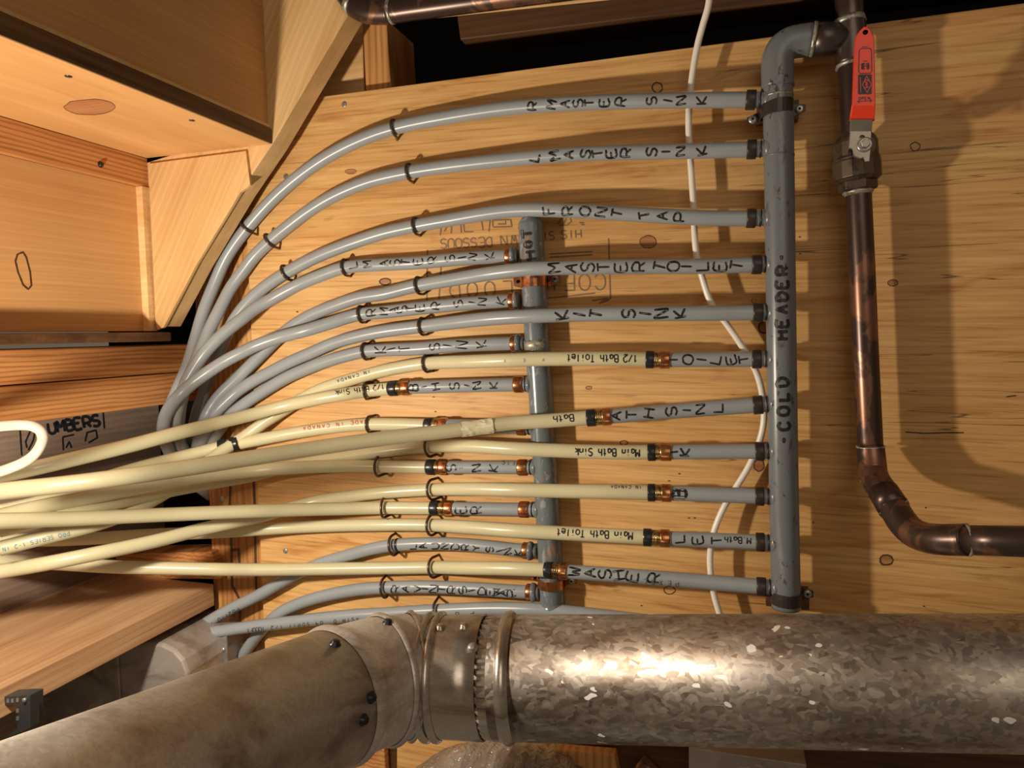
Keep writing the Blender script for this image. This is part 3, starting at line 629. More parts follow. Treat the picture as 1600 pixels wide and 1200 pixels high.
for i, (p, xy, _, lab) in enumerate(HK):
    big = .0022 if i in (9, 10, 11, 12, 19, 20, 21, 22, 13) else 0
    pipe_hook(p[1], xy, 'brown wire hook ' + lab, lean=(1 if i in (0, 10, 12, 13, 22) else .3), extra=big)
# dark band on the laundry tube next to its hook
crimp(H7[1], 620, 624, H7[0], 'blackring', .0084, 'tie_band')

# ------------------------------------------------------------------ handwriting
def stackwrite(p, txt, xs, H=15, Wd=14, wpx=3.1, dy=0, parts=None):
    t, s, parts0 = p
    ink('marker_writing', t, parts or parts0, strokes_stack(list(zip(txt, xs)), lambda x: y_at(s, x) + dy, H, Wd), wpx, 'ink')
stackwrite(C1, 'RMASTERSINK', [832, 862, 883, 903, 921, 944, 970, 1018, 1044, 1064, 1096], 15, 13)
stackwrite(C2, 'LMASTERSINK', [835, 867, 889, 915, 934, 955, 978, 1018, 1040, 1063, 1096], 15, 14, 3.4)
stackwrite(C3, 'FRONTTAP', [858, 887, 914, 939, 964, 1007, 1035, 1062], 17, 14, 3.3)
stackwrite(C4, 'MASTERTOILET', [866, 892, 918, 943, 970, 998, 1031, 1052, 1072, 1097, 1125, 1151], 19, 15, 3.1)
stackwrite(C5, 'KITSINK', [878, 905, 931, 982, 1008, 1033, 1062], 20, 14, 3.6)
stackwrite(C6, 'TOILET', [1052, 1075, 1096, 1118, 1142, 1162], 15, 15, 2.8, parts=C6[2][1:])
stackwrite(C7, 'ATHSINL', [963, 987, 1014, 1049, 1073, 1094, 1122], 15, 15, 3.0, parts=C7[2][1:])
stackwrite(C8, 'TK', [1052, 1070], 14, 13, 3.4, parts=C8[2][1:])
stackwrite(C9, 'B', [1062], 19, 13, 5.0, parts=C9[2][1:])
stackwrite(C10, 'LET', [1062, 1090, 1120], 15, 13, 2.8, parts=C10[2][1:])
ink('marker_writing', C10[0], C10[2][1:], strokes_line('M.Bath', 1173, 845, 1130, 843, 9), 1.8, 'ink')
stackwrite(C11, 'WASHER', [897, 922, 945, 967, 988, 1022], 18, 15, 3.2, parts=C11[2][1:])
stackwrite(H1, 'LMASTERSINK', [551, 574, 600, 617, 634, 653, 676, 703, 722, 738, 765], 14, 10, 2.2, -2)
stackwrite(H2, 'RMASTERSINK', [580, 600, 616, 629, 641, 656, 681, 716, 738, 753, 783], 14, 11, 2.2, -1)
stackwrite(H3, 'KITSINK', [594, 609, 632, 679, 700, 721, 752], 17, 11, 2.3, -1)
stackwrite(H4, 'BTHSINK', [646, 660, 681, 710, 731, 745, 771], 14, 11, 2.4, parts=H4[2][1:])
stackwrite(H5, 'SINK', [705, 718, 744, 771], 14, 11, 2.4, 1, parts=H5[2][1:])
stackwrite(H6, 'ER', [720, 744], 15, 11, 2.6, 2, parts=H6[2][1:])
stackwrite(H7, 'LAUNDRYSINK', [645, 661, 680, 695, 711, 727, 744, 765, 781, 793, 809], 12, 9, 2.3, 4)
stackwrite(H8, 'RAVINTRSIDEWAR', [618, 634, 652, 664, 677, 690, 706, 723, 737, 753, 766, 776, 787, 799], 12, 12, 2.3, 3)
ink('printed_writing', H5[0], H5[2][1:], strokes_line('FTC', 804, 724, 780, 723, 5), 1.2, 'inkgrey')
def penwrite(p, txt, x0, x1, size, wpx=1.9, dy=0, mat='ink', nm='pen_writing', part=0):
    t, s, parts = p
    ink(nm, t, [parts[part]], strokes_line(txt, x0, y_at(s, x0) + dy, x1, y_at(s, x1) + dy, size, jit=.15), wpx, mat, 1.5)
penwrite(C6, '1/2 Bath Toilet', 995, 884, 11, 1.9, -1)
penwrite(C7, 'Bath', 896, 862, 10, 1.8, -2)
penwrite(C8, 'Main Bath Sink', 999, 896, 11, 2.1, 1)
penwrite(C10, 'Main Bath Toilet', 988, 868, 11, 1.9, -1)
penwrite(H4, '1/2 Bath Sink', 600, 522, 8, 1.4, -4)
penwrite(Hc, 'MADE IN CANADA', 574, 470, 5.5, 1.2, -5, 'inkred', 'printed_writing')
penwrite(C6, 'IN CANADA', 578, 524, 5, 1.1, -4, 'inkgrey', 'printed_writing')
penwrite(C9, 'IN CANADA', 1002, 952, 4.5, 1.0, -8, 'inkgrey', 'printed_writing')
penwrite(C6, 'PRO SERIES 1-2 IN', 108, 2, 6, 1.3, 3, 'inkblue', 'printed_writing')
penwrite(C6, 'PEX', 850, 760, 3.5, 1.2, 1, 'inkblue', 'printed_writing')
penwrite(B1, 'ASTM D3309 SDR11 1/2', 560, 420, 5, 1.2, 6, 'inkgrey', 'printed_writing')
penwrite(B1, '1000FT', 413, 385, 7, 1.5, 6, 'inkgrey', 'printed_writing')
penwrite(B1, 'PB2110', 740, 600, 7, 1.4, 7, 'inkgrey', 'printed_writing')
penwrite(H7, 'PB2110 10', 373, 322, 6, 1.3, 7, 'inkgrey', 'printed_writing')
penwrite(C11, 'PEXSLT', 1060, 985, 7, 1.3, 7, 'inkgrey', 'printed_writing', 1)
# clear tape scrap on the diagonal tube
q = sub(C7[1], 720, 770); tb = [None]
V, Fc = [], []
for i, p in enumerate(q):
    T = (q[min(i + 1, len(q) - 1)] - q[max(0, i - 1)]).normalized(); n = (Vector((0, -1, 0)) + T * T.y).normalized(); sd = T.cross(n)
    for k in range(9):
        a = math.radians(-70 + 150 * k / 8 + random.uniform(-3, 3)); V.append(p + (n * math.cos(a) + sd * math.sin(a)) * (RP + .0006 + random.uniform(0, .0005)))
for i in range(len(q) - 1):
    for k in range(8): Fc.append([i * 9 + k, i * 9 + k + 1, (i + 1) * 9 + k + 1, (i + 1) * 9 + k])
obj('tape_scrap', V, Fc, 'tape', C7[0], smooth=False)

# ------------------------------------------------------------------ manifolds
def strap(px, y, h, hw, thick, slope, mats, label, ears=(1, 1), eh=.004):
    """two-ear strap over a vertical pipe: band + ears + screws; px centre, hw half width px"""
    c = W(px, y, h); R0 = .0143 + .0009; t = thing('pipe_strap', Vector((c.x, 0, c.z)), label, 'pipe strap')
    sl = slope
    q = []; hgt = thick / 2
    prof = []
    earL = .0125
    prof.append((-R0 - earL, eh)); prof.append((-R0 - .001, eh)); prof.append((-R0, h * .6 + eh * .4))
    for k in range(13):
        a = math.pi - math.pi * k / 12; prof.append((R0 * math.cos(a), h + R0 * math.sin(a)))
    prof.append((R0, h * .6 + eh * .4)); prof.append((R0 + .001, eh)); prof.append((R0 + earL, eh))
    V, Fc = [], []
    for i, (x, hh) in enumerate(prof):
        z = c.z + sl * x
        e = 1.0
        if i in (0, len(prof) - 1): e = .55
        for dz, dh in ((hgt * e, 0), (-hgt * e, 0), (-hgt * e, -.0011), (hgt * e, -.0011)): V.append(Vector((c.x + x, -(hh + (.0011 if dh else 0)), z + dz)))
    n = len(prof)
    for i in range(n - 1):
        for k in range(4): Fc.append([i * 4 + k, i * 4 + (k + 1) % 4, (i + 1) * 4 + (k + 1) % 4, (i + 1) * 4 + k])
    Fc += [[0, 1, 2, 3], [(n - 1) * 4 + k for k in (3, 2, 1, 0)]]
    obj('band', V, Fc, mats, t, smooth=False, bevel=.0003)
    for sgn, on in zip((-1, 1), ears):
        p = Vector((c.x + sgn * (R0 + earL * .55), -eh - .0015, c.z + sl * sgn * (R0 + earL * .5)))
        if on: screw(t, p, (0, -1, 0), .0046)
        else: obj('screw_hole', *lathe(p + Vector((0, .0002, 0)), (0, -1, 0), [(0, .0019), (.0009, .0019)], 12), 'black', t)
    return t
# hot manifold
hp = [(829.5, 352, HH), (830.5, 380, HH), (835, 449, HH), (838.5, 521, HH), (843.5, 592, HH), (849, 684, HH), (852.5, 736, HH), (855.5, 792, HH), (859, 856, HH), (863, 940, HH), (863.5, 952, HH)]
hot = thing('hot_manifold', W(843, 600, HH), 'grey painted copper manifold lettered HOT, with nine outlets facing left', 'manifold')
hs_, h3 = path3(hp); cap = [h3[0] + (h3[0] - h3[3]).normalized() * k for k in (.0115, .0105, .0085, .005, .002)]
hbody = obj('manifold_pipe', *sweep(cap + h3, [.0015, .0055, .0098, .0128, .0141] + [.0143] * len(h3), 24), 'hothead', hot)
ink('marker_writing', hot, [hbody], strokes_text('H', 830, 405, 15, 97, 1, .9) + strokes_text('O', 826, 386, 10, 97, 1, .9) + strokes_text('T', 825, 372, 15, 97, 1, 1.1), 4.8, 'ink')
for p, xa, xb in ((H1, 804, 817), (H2, 809, 821), (H3, 812, 824), (H4, 818, 829), (Hc, 822, 835), (H5, 824.5, 838), (H6, 827, 842), (H7, 831, 846), (H8, 836, 850)):
    outlet(hot, p[1], xa, xb - 3, False)
obj('end_cap', *sweep([h3[-3] , h3[-1], h3[-1] + (h3[-1] - h3[-3]).normalized() * .002], [.0152, .0152, .0148], 24), 'hothead', hot)
obj('solder_patch', *sweep([W(838, 531, HH), W(839.5, 546, HH)], [.0150, .0146], 24), M['solder'], hot)
strap(834, 437, HH, 18, .0165, .03, M['copper'], 'bright copper strap across the HOT manifold', (0, 1))
strap(861, 910, HH, 18, .011, .0, M['copper'], 'copper strap over the lower end of the HOT manifold', (0, 1))
# cold manifold with its elbow
cp = [(1268, 62.5, .036), (1250, 64, .036), (1236, 67, .036), (1224, 75, .036), (1216.5, 88, .036), (1214.5, 104, .036), (1215, 125, .036), (1216, 180, .036), (1218, 300, .036), (1219.5, 420, .036), (1222, 600, .036), (1225, 780, .036), (1227.5, 900, .036), (1228.5, 950, .036)]
cold = thing('cold_manifold', W(1222, 600, HC), 'grey painted copper manifold lettered COLD HEADER, with eleven outlets facing left', 'manifold')
cs, c3 = path3(cp)
cut = min(range(len(cs)), key=lambda i: abs(cs[i][1] - 140))
cbody = obj('manifold_pipe', *sweep(c3[cut - 2:], .0143, 24), 'header', cold)
obj('elbow', *sweep(c3[:cut], [.0156] * 2 + [.0152] * (cut - 4) + [.0156] * 2, 24), 'header', cold)
for y in (150, 243): obj('solder_ring', *sweep([W(1215.5 if y == 150 else 1217, y, HC), W(1215.5 if y == 150 else 1217, y + 2.5, HC)], [.0148, .0148], 24), 'solder' if y == 150 else 'header', cold)
ink('marker_writing', cold, [cbody], strokes_line('-COLD', 1226, 694, 1222, 580, 17, .8) + strokes_line('HEADER-', 1222, 530, 1222, 388, 17, .8, jit=.5), 5.4, 'ink')
for p, xa, xb in ((C1, 1181, 1196), (C2, 1182, 1197), (C3, 1181, 1198), (C4, 1189.5, 1200), (C5, 1191, 1202), (C6, 1190, 1203), (C7, 1192, 1205), (C8, 1194, 1206), (C9, 1194, 1207), (C10, 1195, 1207), (C11, 1197, 1209)):
    t, s, _ = p; ext = s if s[0][0] > xb else s
    # extend the axis beyond the tube's end
    a, b = (s[1], s[0]) if s[0][0] > s[-1][0] else (s[-2], s[-1])
    k = lambda x: tuple(b[i] + (b[i] - a[i]) / (b[0] - a[0]) * (x - b[0]) for i in range(3))
    outlet(cold, [k(xa), k(xb)], xa, xb, True)
strap(1214, 171, HC, 21, .0125, .13, M['ring'], 'dark copper strap over the cold manifold near its top, two screws', (1, 1), .018)
strap(1228, 933, HC, 21, .0125, -.02, M['ring'], 'dark copper strap over the cold manifold bottom, just above the duct', (1, 1), .018)
tag(obj('mounting_block', *box(W(1182, 171, .0).x, W(1246, 171, 0).x, -.0175, -.0005, W(1214, 186, .02).z, W(1214, 158, .02).z), 'darkwood', smooth=False), 'small dark wooden block behind the top strap of the cold manifold', 'block')
tag(obj('mounting_block', *box(W(1196, 933, .0).x, W(1262, 933, 0).x, -.0175, -.0005, W(1214, 950, .02).z, W(1214, 922, .02).z), 'darkwood', smooth=False), 'small dark wooden block behind the lower strap of the cold manifold', 'block')

# ------------------------------------------------------------------ riser, ball valve, copper line
RC = .0118
rs = thing('supply_riser', W(1328, 60, .045), 'tarnished copper riser with soldered tee joining the cold manifold to the valve', 'water pipe')
hv = .033
up, u3 = path3([(1316, -160, hv), (1322, -40, hv), (1327, 10, hv), (1329, 60, hv), (1331, 120, hv), (1336, 215, hv)])
obj('riser_pipe', *sweep(u3, RC * 1.03, 22), 'oldcopper', rs)
obj('tee_run', *sweep([W(*p) for p in spline([(1327, 34, hv), (1329, 60, hv), (1330.5, 100, hv)], 4)], .0142, 22), 'oldcopper', rs)
obj('tee_branch', *sweep([W(1268, 62, .036), W(1290, 61, .035), W(1325, 60, hv)], [.0158, .0150, .0135], 22), 'oldcopper', rs)
for a, b, r in (((1326.5, 29), (1327.5, 38), .0148), ((1330.5, 97), (1331, 104), .0147)):
    obj('solder_ring', *sweep([W(*a, hv), W(*b, hv)], [r * .93, r], 22), 'solder', rs)
obj('solder_ring', *sweep([W(1268, 62, .036), W(1274, 62, .036)], [.0164, .0160], 22), 'solder', rs)
# valve body
bv = thing('ball_valve', W(1338, 250, hv), 'bronze ball valve with long red lever handle', 'valve')
pa, pb = W(1334, 180, hv), W(1341, 306, hv); ax = (pb - pa).normalized(); L = (pb - pa).length
def tt_(y): return L * (y - 180) / 126
m_ = mpp(1338, hv)
prof = [(183, 16.5), (205, 16.5), (206, 19), (212, 24), (218, 29), (224, 31), (246, 31.5), (248, 33), (252, 33), (253, 34), (279, 34), (281, 31), (284, 28)]
body = obj('valve_body', *lathe(pa, ax, [(tt_(y), r * m_) for y, r in prof], 14), 'valve', bv, smooth=False, bevel=.0012)
obj('hex_end', *lathe(pa, ax, [(tt_(282), 26 * m_), (tt_(284), 28 * m_), (tt_(297), 28 * m_), (tt_(299), 24 * m_)], 6), 'valve', bv, smooth=False, bevel=.001)
obj('solder_ring', *lathe(pa, ax, [(tt_(298), 22 * m_), (tt_(301), 22 * m_), (tt_(305), 19 * m_)], 22), 'solder', bv)
sx = W(1347, 232, .06); obj('stem', *lathe(Vector((sx.x, -.060, sx.z)), (0, -1, 0), [(0, .010), (.010, .010), (.0105, .0078), (.013, .0078)], 20), 'steel', bv)
def hplate(poly, hf, th, mat, nm, bev=.0006, tilt=None):
    a = [W(x, y, (hf if not callable(hf) else hf(y))) for x, y in poly]; b = [p + Vector((0, th, 0)) for p in a]; n = len(a)
    return obj(nm, a + b, [list(range(n)), list(range(2 * n - 1, n - 1, -1))] + [[i, i + n, (i + 1) % n + n, (i + 1) % n] for i in range(n)], mat, bv, smooth=False, bevel=bev)
hz = .0745
plate = hplate([(1328, 204), (1362, 204), (1361, 232), (1359, 252), (1352, 253), (1349, 246), (1345, 248), (1337, 245), (1333, 240), (1332, 233), (1326, 231)], hz, .0022, M['steel'], 'lever_plate')
obj('plate_hole', *lathe(W(1347, 215, hz) + Vector((0, .0003, 0)), (0, -1, 0), [(0, .0024), (.0006, .0024)], 14), 'valve', bv)
nut = obj('stem_nut', *lathe(Vector((sx.x, -hz, sx.z)), (0, -1, 0), [(0, .0044), (.0015, .0044), (.0016, .0040), (.005, .0040), (.0055, .0034)], 6), 'steel', bv, smooth=False)
obj('washer', *lathe(Vector((sx.x, -hz, sx.z)), (0, -1, 0), [(0, .0066), (.0010, .0066), (.0012, .005)], 20), 'screw', bv)
hplate([(1326, 233), (1332, 233), (1333, 242), (1326, 243)], .069, .004, M['blackring'], 'stop_lug')
# lever: steel neck then red sleeve, stepping out from the wall
def lev(y): return hz if y > 203 else (hz + (203 - y) / 18 * .008 if y > 185 else hz + .008 + (min(185 - y, 20)) * .00022)
def slab(poly_rows, th, mat, nm, bev):
    """rows of (y, x0, x1)"""
    V, Fc = [], []
    for y, x0, x1 in poly_rows:
        h = lev(y)
        for x, dh in ((x0, 0), (x1, 0), (x1, -th), (x0, -th)):
            p = W(x, y, h); V.append(Vector((p.x, p.y - dh, p.z)))
    n = len(poly_rows)
    for i in range(n - 1):
        for k in range(4): Fc.append([i * 4 + k, (i + 1) * 4 + k, (i + 1) * 4 + (k + 1) % 4, i * 4 + (k + 1) % 4])
    Fc += [[3, 2, 1, 0], [(n - 1) * 4 + k for k in (0, 1, 2, 3)]]
    return obj(nm, V, Fc, mat, bv, smooth=False, bevel=bev)
slab([(205, 1328, 1362), (186, 1329, 1364)], .0022, 'steel', 'lever_neck', .0004)
red = slab([(187, 1328.2, 1366), (182, 1328.4, 1367), (165, 1331, 1368), (160, 1331.8, 1368), (120, 1333.2, 1367.5), (75, 1335.2, 1366.5), (58, 1336.8, 1366), (54, 1339, 1364), (48, 1343, 1361.5), (44.5, 1346.5, 1358), (42.5, 1350, 1354.5)], .0042, 'red', 'lever_sleeve', .0007)
obj('hang_hole', *lathe(W(1352, 50.5, lev(50)) + Vector((0, .0004, 0)), (0, -1, 0), [(0, .0022), (.0006, .0022)], 14), 'black', bv)
rr = [[(1344.5, 76), (1359, 75.5), (1361.5, 79), (1362, 111), (1360, 114.5), (1344, 115), (1341.5, 112), (1342.5, 79), (1344.5, 76)]]
ink('printed_outline', bv, [red], rr, 1.4, 'ink', 1.5)
ink('printed_patch', bv, [red], [[(1340.5, y), (1362, y)] for y in range(118, 148, 2)], 3.2, 'ink', 3)
ink('printed_writing', bv, [red], strokes_line('WOG 600', 1346, 106, 1358, 106, 4.5) + strokes_line('WSP 150', 1346, 101, 1358, 101, 4.5) + [[(1348, 95.5), (1356, 95.5)], [(1346, 103.5), (1359, 103.5)], [(1347, 73.5), (1356, 73)]] + strokes_line('OPEN', 1342, 154, 1361, 153.5, 4) + [[(1340, 158.5), (1362, 157.5)], [(1343, 156), (1340, 158.5), (1343, 161)], [(1359, 155), (1362, 157.5), (1359, 160)]], 1.1, 'ink', 1.5)
ink('printed_emblem', bv, [red], [[(1354, 119), (1361, 132), (1355, 145), (1347.5, 133), (1354, 119)]] + strokes_line('DAHL', 1353.5, 125, 1354.5, 141, 5) + [[(1344, 121), (1345, 145)]], .9, 'red', 1.5, lift=.0004)
# copper line
cl_ = thing('copper_pipe', W(1350, 450, .046), 'dark tarnished copper pipe dropping from the valve and turning out to the right', 'water pipe')
v3 = [W(*p) for p in spline([(1341, 296, hv), (1347, 420, hv), (1353, 560, hv), (1360, 700, hv)], 10)]
obj('vertical_pipe', *sweep(v3, RC * .99, 22), 'oldcopper', cl_)
e3 = [W(*p) for p in spline([(1360, 699, .033), (1362.5, 722, .038), (1365, 741, .045), (1370, 753, .057), (1380, 768, .070), (1392, 787, .085), (1402, 803, .095), (1412, 818, .105), (1427, 832, .118), (1447, 840, .132), (1470, 843, .145), (1512, 843.5, .16)], 4)]
n_ = len(e3); obj('elbow_fittings', *sweep(e3, [.0128] * n_, 24), 'oldcopper', cl_)
obj('horizontal_pipe', *sweep([W(1500, 843.5, .157), W(1560, 845, .172), W(1680, 848, .195), W(1680, 848, .195) + Vector((.6, -.03, 0))], RC, 22), 'oldcopper', cl_)
def bandat(x, y, h, dx, dy, r, m='solder', w_=3):
    a = W(x - dx * w_ / 2, y - dy * w_ / 2, h); b = W(x + dx * w_ / 2, y + dy * w_ / 2, h)
    obj('solder_ring', *sweep([a, b], [r, r * .97], 22), m, cl_)
bandat(1360, 698, .033, 0.05, 1, .0133); bandat(1366, 745, .048, .45, .9, .0133); bandat(1383, 773, .075, .5, .85, .0136, w_=5); bandat(1395, 791, .088, .55, .85, .0138, w_=4); bandat(1460, 842, .14, 1, .05, .0133, w_=4); bandat(1512, 843.5, .16, 1, 0, .0134, w_=5)
obj('union', *sweep([W(1380, 768, .072), W(1397, 795, .09)], [.0135, .0137], 22), 'oldcopper', cl_)
# white tube hanging behind the cold tubes
wt = [(1111, -30, .045), (1107, 8, .040), (1098, 40, .034), (1089, 75, .028), (1079, 140, .022), (1076, 195, .022), (1079, 250, .022), (1083, 310, .022), (1088, 395, .022), (1097, 432, .022), (1112, 475, .022), (1136, 507, .021), (1165, 550, .020), (1182, 582, .019), (1191, 615, .018), (1194, 650, .017), (1189, 682, .017), (1172, 725, .017), (1150, 762, .018), (1130, 795, .020), (1116, 830, .022), (1110, 862, .022), (1110, 890, .022), (1116, 930, .022), (1126, 965, .022), (1132, 990, .022)]
s_, w3 = path3(wt); tag(obj('plastic_tube', *sweep(w3, .0034, 12), 'white'), 'thin milky white plastic tube snaking down behind the cold tubes', 'tube')
# white cable looping in at the left edge
s_, k3 = path3([(-60, 672, .34), (0, 666, .325), (30, 664, .32), (50, 665.5, .315), (63, 673, .312), (67, 684, .312), (63, 697, .315), (53, 711, .318), (38, 722, .32), (20, 730, .325), (0, 737, .33), (-60, 752, .345)], 3)
tag(obj('electric_cable', *sweep(k3, .0049, 14, flat=.6), 'cable'), 'white cable looping into view at the left edge over the stamped panel', 'cable')
# dark copper line at the very top
tp = thing('copper_pipe', W(640, 12, .06), 'dark copper pipe with elbow along the top edge, above the black bay', 'water pipe')
s_, t3 = path3([(528, -40, .06), (540, -10, .06), (556, 8, .06), (580, 18, .06), (610, 18, .06), (640, 14, .06), (760, -2, .06), (900, -21, .06), (1080, -45, .06), (1700, -130, .06)], 5)
obj('pipe', *sweep(t3, .0122, 22), 'oldcopper', tp)
for a, b in (((548, 3), (554, 8)), ((610, 17.5), (614, 17))): obj('solder_ring', *sweep([W(*a, .06), W(*b, .06)], .0137, 22), 'solder', tp)
obj('elbow', *sweep([W(*p) for p in spline([(554, 8, .06), (566, 15, .06), (582, 18.5, .06), (611, 18, .06)], 4)], .0132, 22), 'oldcopper', tp)

# ------------------------------------------------------------------ round duct
RD = .055
dA, dB = Vector((-.19706654, -.18930391, -.31946548)), Vector((.23316494, -.12156149, -.29994052))
lA, lB = Vector((-.38758985, -.48974564, -.28496144)), Vector((-.33514532, -.29367225, -.3043996))
du = (dB - dA).normalized(); lu = (lB - lA).normalized()
duct = thing('round_duct', dA, 'round galvanised duct crossing the foreground, with elbow and crimped joint', 'duct')
def d_at(px):                               # axis point of the main run at an image column
    d = ray(px, 1060); n = d.cross(cU); t = (C0 - dA).dot(n) / du.dot(n); return dA + du * t
pJ = None
# nearest points of the two axes
w0 = dA - lA; a_, b_, c_ = du.dot(du), du.dot(lu), lu.dot(lu); d_, e_ = du.dot(w0), lu.dot(w0); den = a_ * c_ - b_ * b_
pm = dA + du * ((b_ * e_ - c_ * d_) / den); pl = lA + lu * ((a_ * e_ - b_ * d_) / den); J = (pm + pl) / 2
x745 = d_at(757); x775 = d_at(782)
main_s = d_at(775); far = d_at(1640) + du * .7
def ringprof(A, ax, items, mat, nm, n=64, parent=duct): return obj(nm, *lathe(A, ax, items, n, caps=False), mat, parent)
Lm = (far - main_s).length
ringprof(main_s, du, [(0, RD - .001), (0, RD), (Lm * .5, RD), (Lm, RD)], 'duct', 'main_pipe', 96)
bx = (d_at(797) - main_s).length
ringprof(main_s, du, [(bx - .006, RD), (bx - .004, RD + .0022), (bx - .0015, RD + .0036), (bx + .0015, RD + .0036), (bx + .004, RD + .0022), (bx + .006, RD)], 'sleeve', 'bead')
# crimped end
c0 = d_at(757); n = 144; V, Fc = [], []
uu = du.orthogonal().normalized(); vv = du.cross(uu)
rows = [(0, RD - .0032, 0), (.003, RD - .0024, .0011), (.011, RD - .0016, .0011), (.0145, RD - .0004, 0)]
for t, r, am in rows:
    for k in range(n):
        a = 2 * math.pi * k / n; r2 = r + am * (1 if (k // 2) % 2 else -1); V.append(c0 + du * t + (uu * math.cos(a) + vv * math.sin(a)) * r2)
Fc = [[i * n + k, i * n + (k + 1) % n, (i + 1) * n + (k + 1) % n, (i + 1) * n + k] for i in range(3) for k in range(n)]
obj('crimped_end', V, Fc, 'sleeve', duct, smooth=False)
# sleeve between crimp and elbow
s0 = d_at(694); Ls = (c0 - s0).length
ringprof(s0, du, [(0, RD - .0005), (Ls * .5, RD + .0002), (Ls + .001, RD + .0006), (Ls + .001, RD - .001)], 'sleeve', 'sleeve')
s1 = d_at(668); Lb = (s0 - s1).length
for off in (.18, .78):
    c = Lb * off; ringprof(s1, du, [(c - .0045, RD - .001), (c - .002, RD + .0030), (c + .001, RD + .0034), (c + .004, RD)], 'sleeve', 'bead')
ringprof(s1, du, [(-.002, RD - .0022), (Lb * .5, RD - .003), (Lb + .002, RD - .0012)], 'ductl', 'joint_band')
# elbow: fillet arc between the axes
e1 = s1; tl = (J - e1).length; ang = math.acos(max(-1, min(1, du.dot(-lu)))); # direction change
e0 = J - lu * .082; Rb = tl / math.tan((math.pi - math.acos(du.dot(-lu))) / 2 + 1e-6)
def bez(t):
    k = .60
    p0, p3 = e1, e0; p1 = e1 + (J - e1) * k; p2 = e0 + (J - e0) * k
    return p0 * (1 - t) ** 3 + p1 * 3 * t * (1 - t) ** 2 + p2 * 3 * t * t * (1 - t) + p3 * t ** 3
cutsE = [0, .28, .56, 1.0]; 
for gi in range(3):
    t0, t1 = cutsE[gi], cutsE[gi + 1]; P = []; R = []
    for k in range(9):
        t = t0 + (t1 - t0) * k / 8; P.append(bez(t)); e = min(k, 8 - k) / 8
        R.append(RD - .0005 + gi * .0008 + (.0042 if k == 7 else 0) + (.0014 if k in (6, 8) else 0))
    obj('elbow_gore', *sweep(P, R, 64, caps=False), 'ductl' if gi else 'sleeve', duct)
Ll = (e0 - lA).length + .30
ringprof(e0 + lu * .012, -lu, [(0, RD + .0012), (0, RD + .0022), (Ll, RD + .0022)], 'ductl', 'left_pipe', 96)
def on_duct(px, py, targets):
    d = ray(px, py).normalized(); best = None
    for t in targets:
        V, Fc = RAW[t.name]; b = BVHTree.FromPolygons([tuple(v) for v in V], Fc); l, nn, i, dd = b.ray_cast(C0, d)
        if l is not None and (best is None or dd < best[2]): best = (l, nn if nn.dot(d) < 0 else -nn, dd)
    return best
dch = [o for o in duct.children if o.name.split('.')[0] in ('left_pipe', 'elbow_gore', 'sleeve', 'main_pipe')]
for px, py, m in ((524, 1006, 'blackring'), (580, 1090, 'blackring'), (568, 1125, 'blackring'), (738, 1012, 'screw'), (688, 981, 'sleeve'), (725, 979, 'sleeve'), (606, 973, 'blackring')):
    hitp = on_duct(px, py, dch)
    if hitp: obj('screw', *lathe(hitp[0] - hitp[1] * .001, hitp[1], [(0, .0050), (.0012, .0050), (.002, .0036), (.004, .0034), (.0046, .002)], 12), m, duct, label='dark hex head screw' if m == 'blackring' else None)

# ------------------------------------------------------------------ old metalwork at lower left
od = thing('sheet_metal_duct', W(200, 1100, .05), 'dull grey sheet metal duct with rounded shoulder between joist and round duct', 'duct')
obj('duct_shell', *prism([(40, 1095), (100, 1062), (165, 1026), (200, 1009), (228, 1004), (252, 1006), (272, 1016), (286, 1032), (293, 1052), (300, 1190), (40, 1260)], .10, -.02), 'oldduct', od, smooth=False, bevel=.004)
obj('seam', *prism([(176, 1019), (183, 1016), (192, 1170), (184, 1170)], .1035, .100), 'oldduct', od, smooth=False, bevel=.001)
nailhead(164, 1025, od, .101, .005)
s_, q3 = path3([(255, 1030, .03), (290, 1036, .02), (330, 1044, .01)], 8)
tag(obj('flexible_duct', *sweep(q3, [.028 + .0015 * (i % 2) for i in range(len(q3))], 28), 'film'), 'short foil covered duct end behind the grey tube ends', 'duct')
br = thing('metal_bracket', W(343, 1020, .03), 'small galvanised bracket with two screws beside the foil duct', 'bracket')
obj('plate', *prism([(331, 1000), (354, 994), (356, 1048), (333, 1052)], .034, .032), 'screw', br, smooth=False, bevel=.0004)
for a, b in ((349, 1015), (338, 1027)): obj('screw', *lathe(W(a, b, .034), (0, -1, 0), [(0, .0032), (.0012, .003)], 12), 'screw', br)
pb_ = thing('plastic_bracket', W(22, 1110, .32), 'dark slotted plastic bracket at the lower left edge', 'bracket')
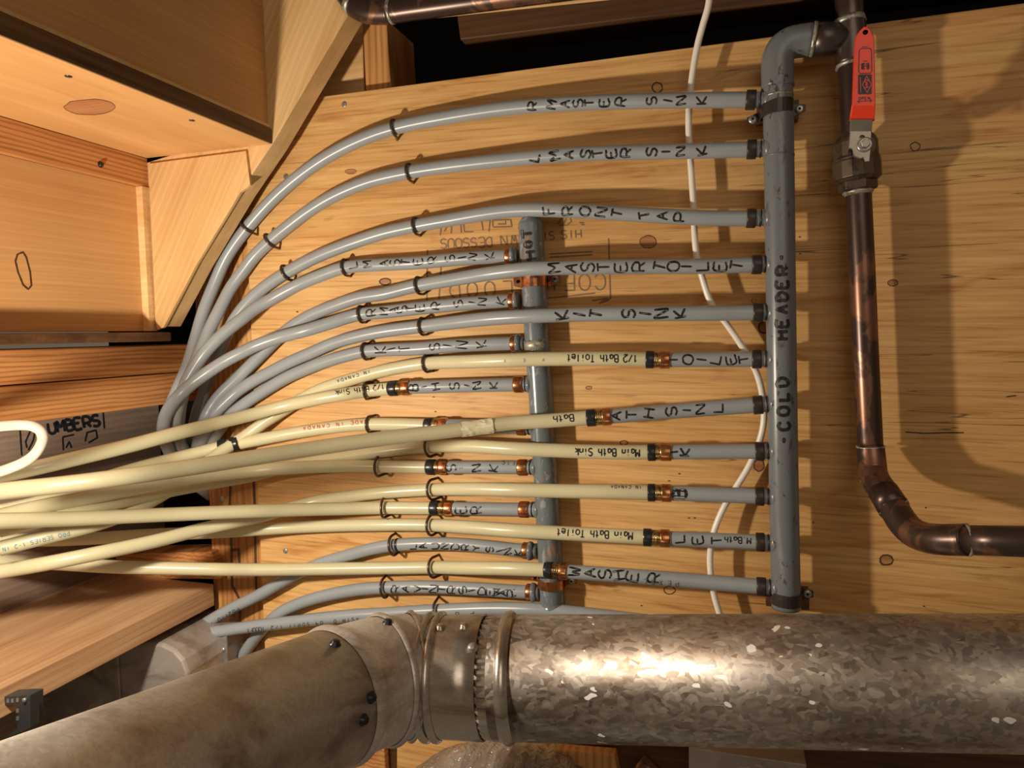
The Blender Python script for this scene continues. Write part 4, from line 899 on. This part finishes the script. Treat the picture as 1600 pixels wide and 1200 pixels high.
obj('frame', *prism([(-20, 1090), (33, 1087), (46, 1087), (46, 1137), (20, 1150), (8, 1152), (26, 1140), (28, 1106), (20, 1101), (-20, 1106)], .30, .285), 'plastic', pb_, smooth=False, bevel=.0006)
obj('rim', *prism([(33, 1086), (47, 1086), (47, 1138), (32, 1146)], .31, .30), 'plastic', pb_, smooth=False, bevel=.0006)
obj('pin', *lathe(W(40, 1093, .31), (0, -1, 0), [(0, .0022), (.002, .0022), (.0024, .0016)], 14), 'screw', pb_)
for a, b in ((4, 1096), (12, 1095), (19, 1095), (27, 1094), (27, 1111), (27, 1123)):
    obj('slot', *prism([(a - 2, b - 3), (a + 2, b - 3), (a + 2, b + 3), (a - 2, b + 3)], .3006, .298), 'screw', pb_, smooth=False)

# ------------------------------------------------------------------ strip under the duct
stud('lower_board', prism([(545, 1160), (600, 1160), (604, 1230), (545, 1230)], .01, -.02), 'fir', 'orange board seen below the duct elbow')
stud('lower_board', prism([(574, 1160), (622, 1160), (622, 1230), (578, 1230)], -.0, -.04), 'stud', 'darker board right of the orange board under the elbow')
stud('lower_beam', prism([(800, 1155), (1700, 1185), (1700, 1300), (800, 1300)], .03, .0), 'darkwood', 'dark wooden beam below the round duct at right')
stud('lower_board', prism([(820, 1168), (960, 1180), (970, 1230), (800, 1230)], .06, .045), 'stud', 'tan board under the duct beside the film wrap')
s_, f3 = path3([(640, 1330, .0), (700, 1262, .05), (770, 1240, .07), (850, 1250, .07), (900, 1290, .05)], 4)
rad = [.056 + .003 * math.sin(i * 2.3) for i in range(len(f3))]
fw = obj('film_wrapped_insulation', *sweep(f3, rad, 48), 'film'); tag(fw, 'glossy crinkled plastic film over insulation under the duct', 'insulation')
pp = thing('copper_pipe', W(1010, 1200, .07), 'short dark copper fitting showing under the duct', 'water pipe')
obj('pipe', *sweep([W(990, 1230, .06), W(1010, 1196, .06), W(1040, 1230, .06)], .012, 18), 'oldcopper', pp)
tag(obj('sheet_metal_box', *prism([(1076, 1170), (1090, 1170), (1260, 1195), (1260, 1260), (1076, 1260)], .08, .05), 'oldduct', smooth=False, bevel=.001), 'dark metal box edge under the duct at right of centre', 'box')
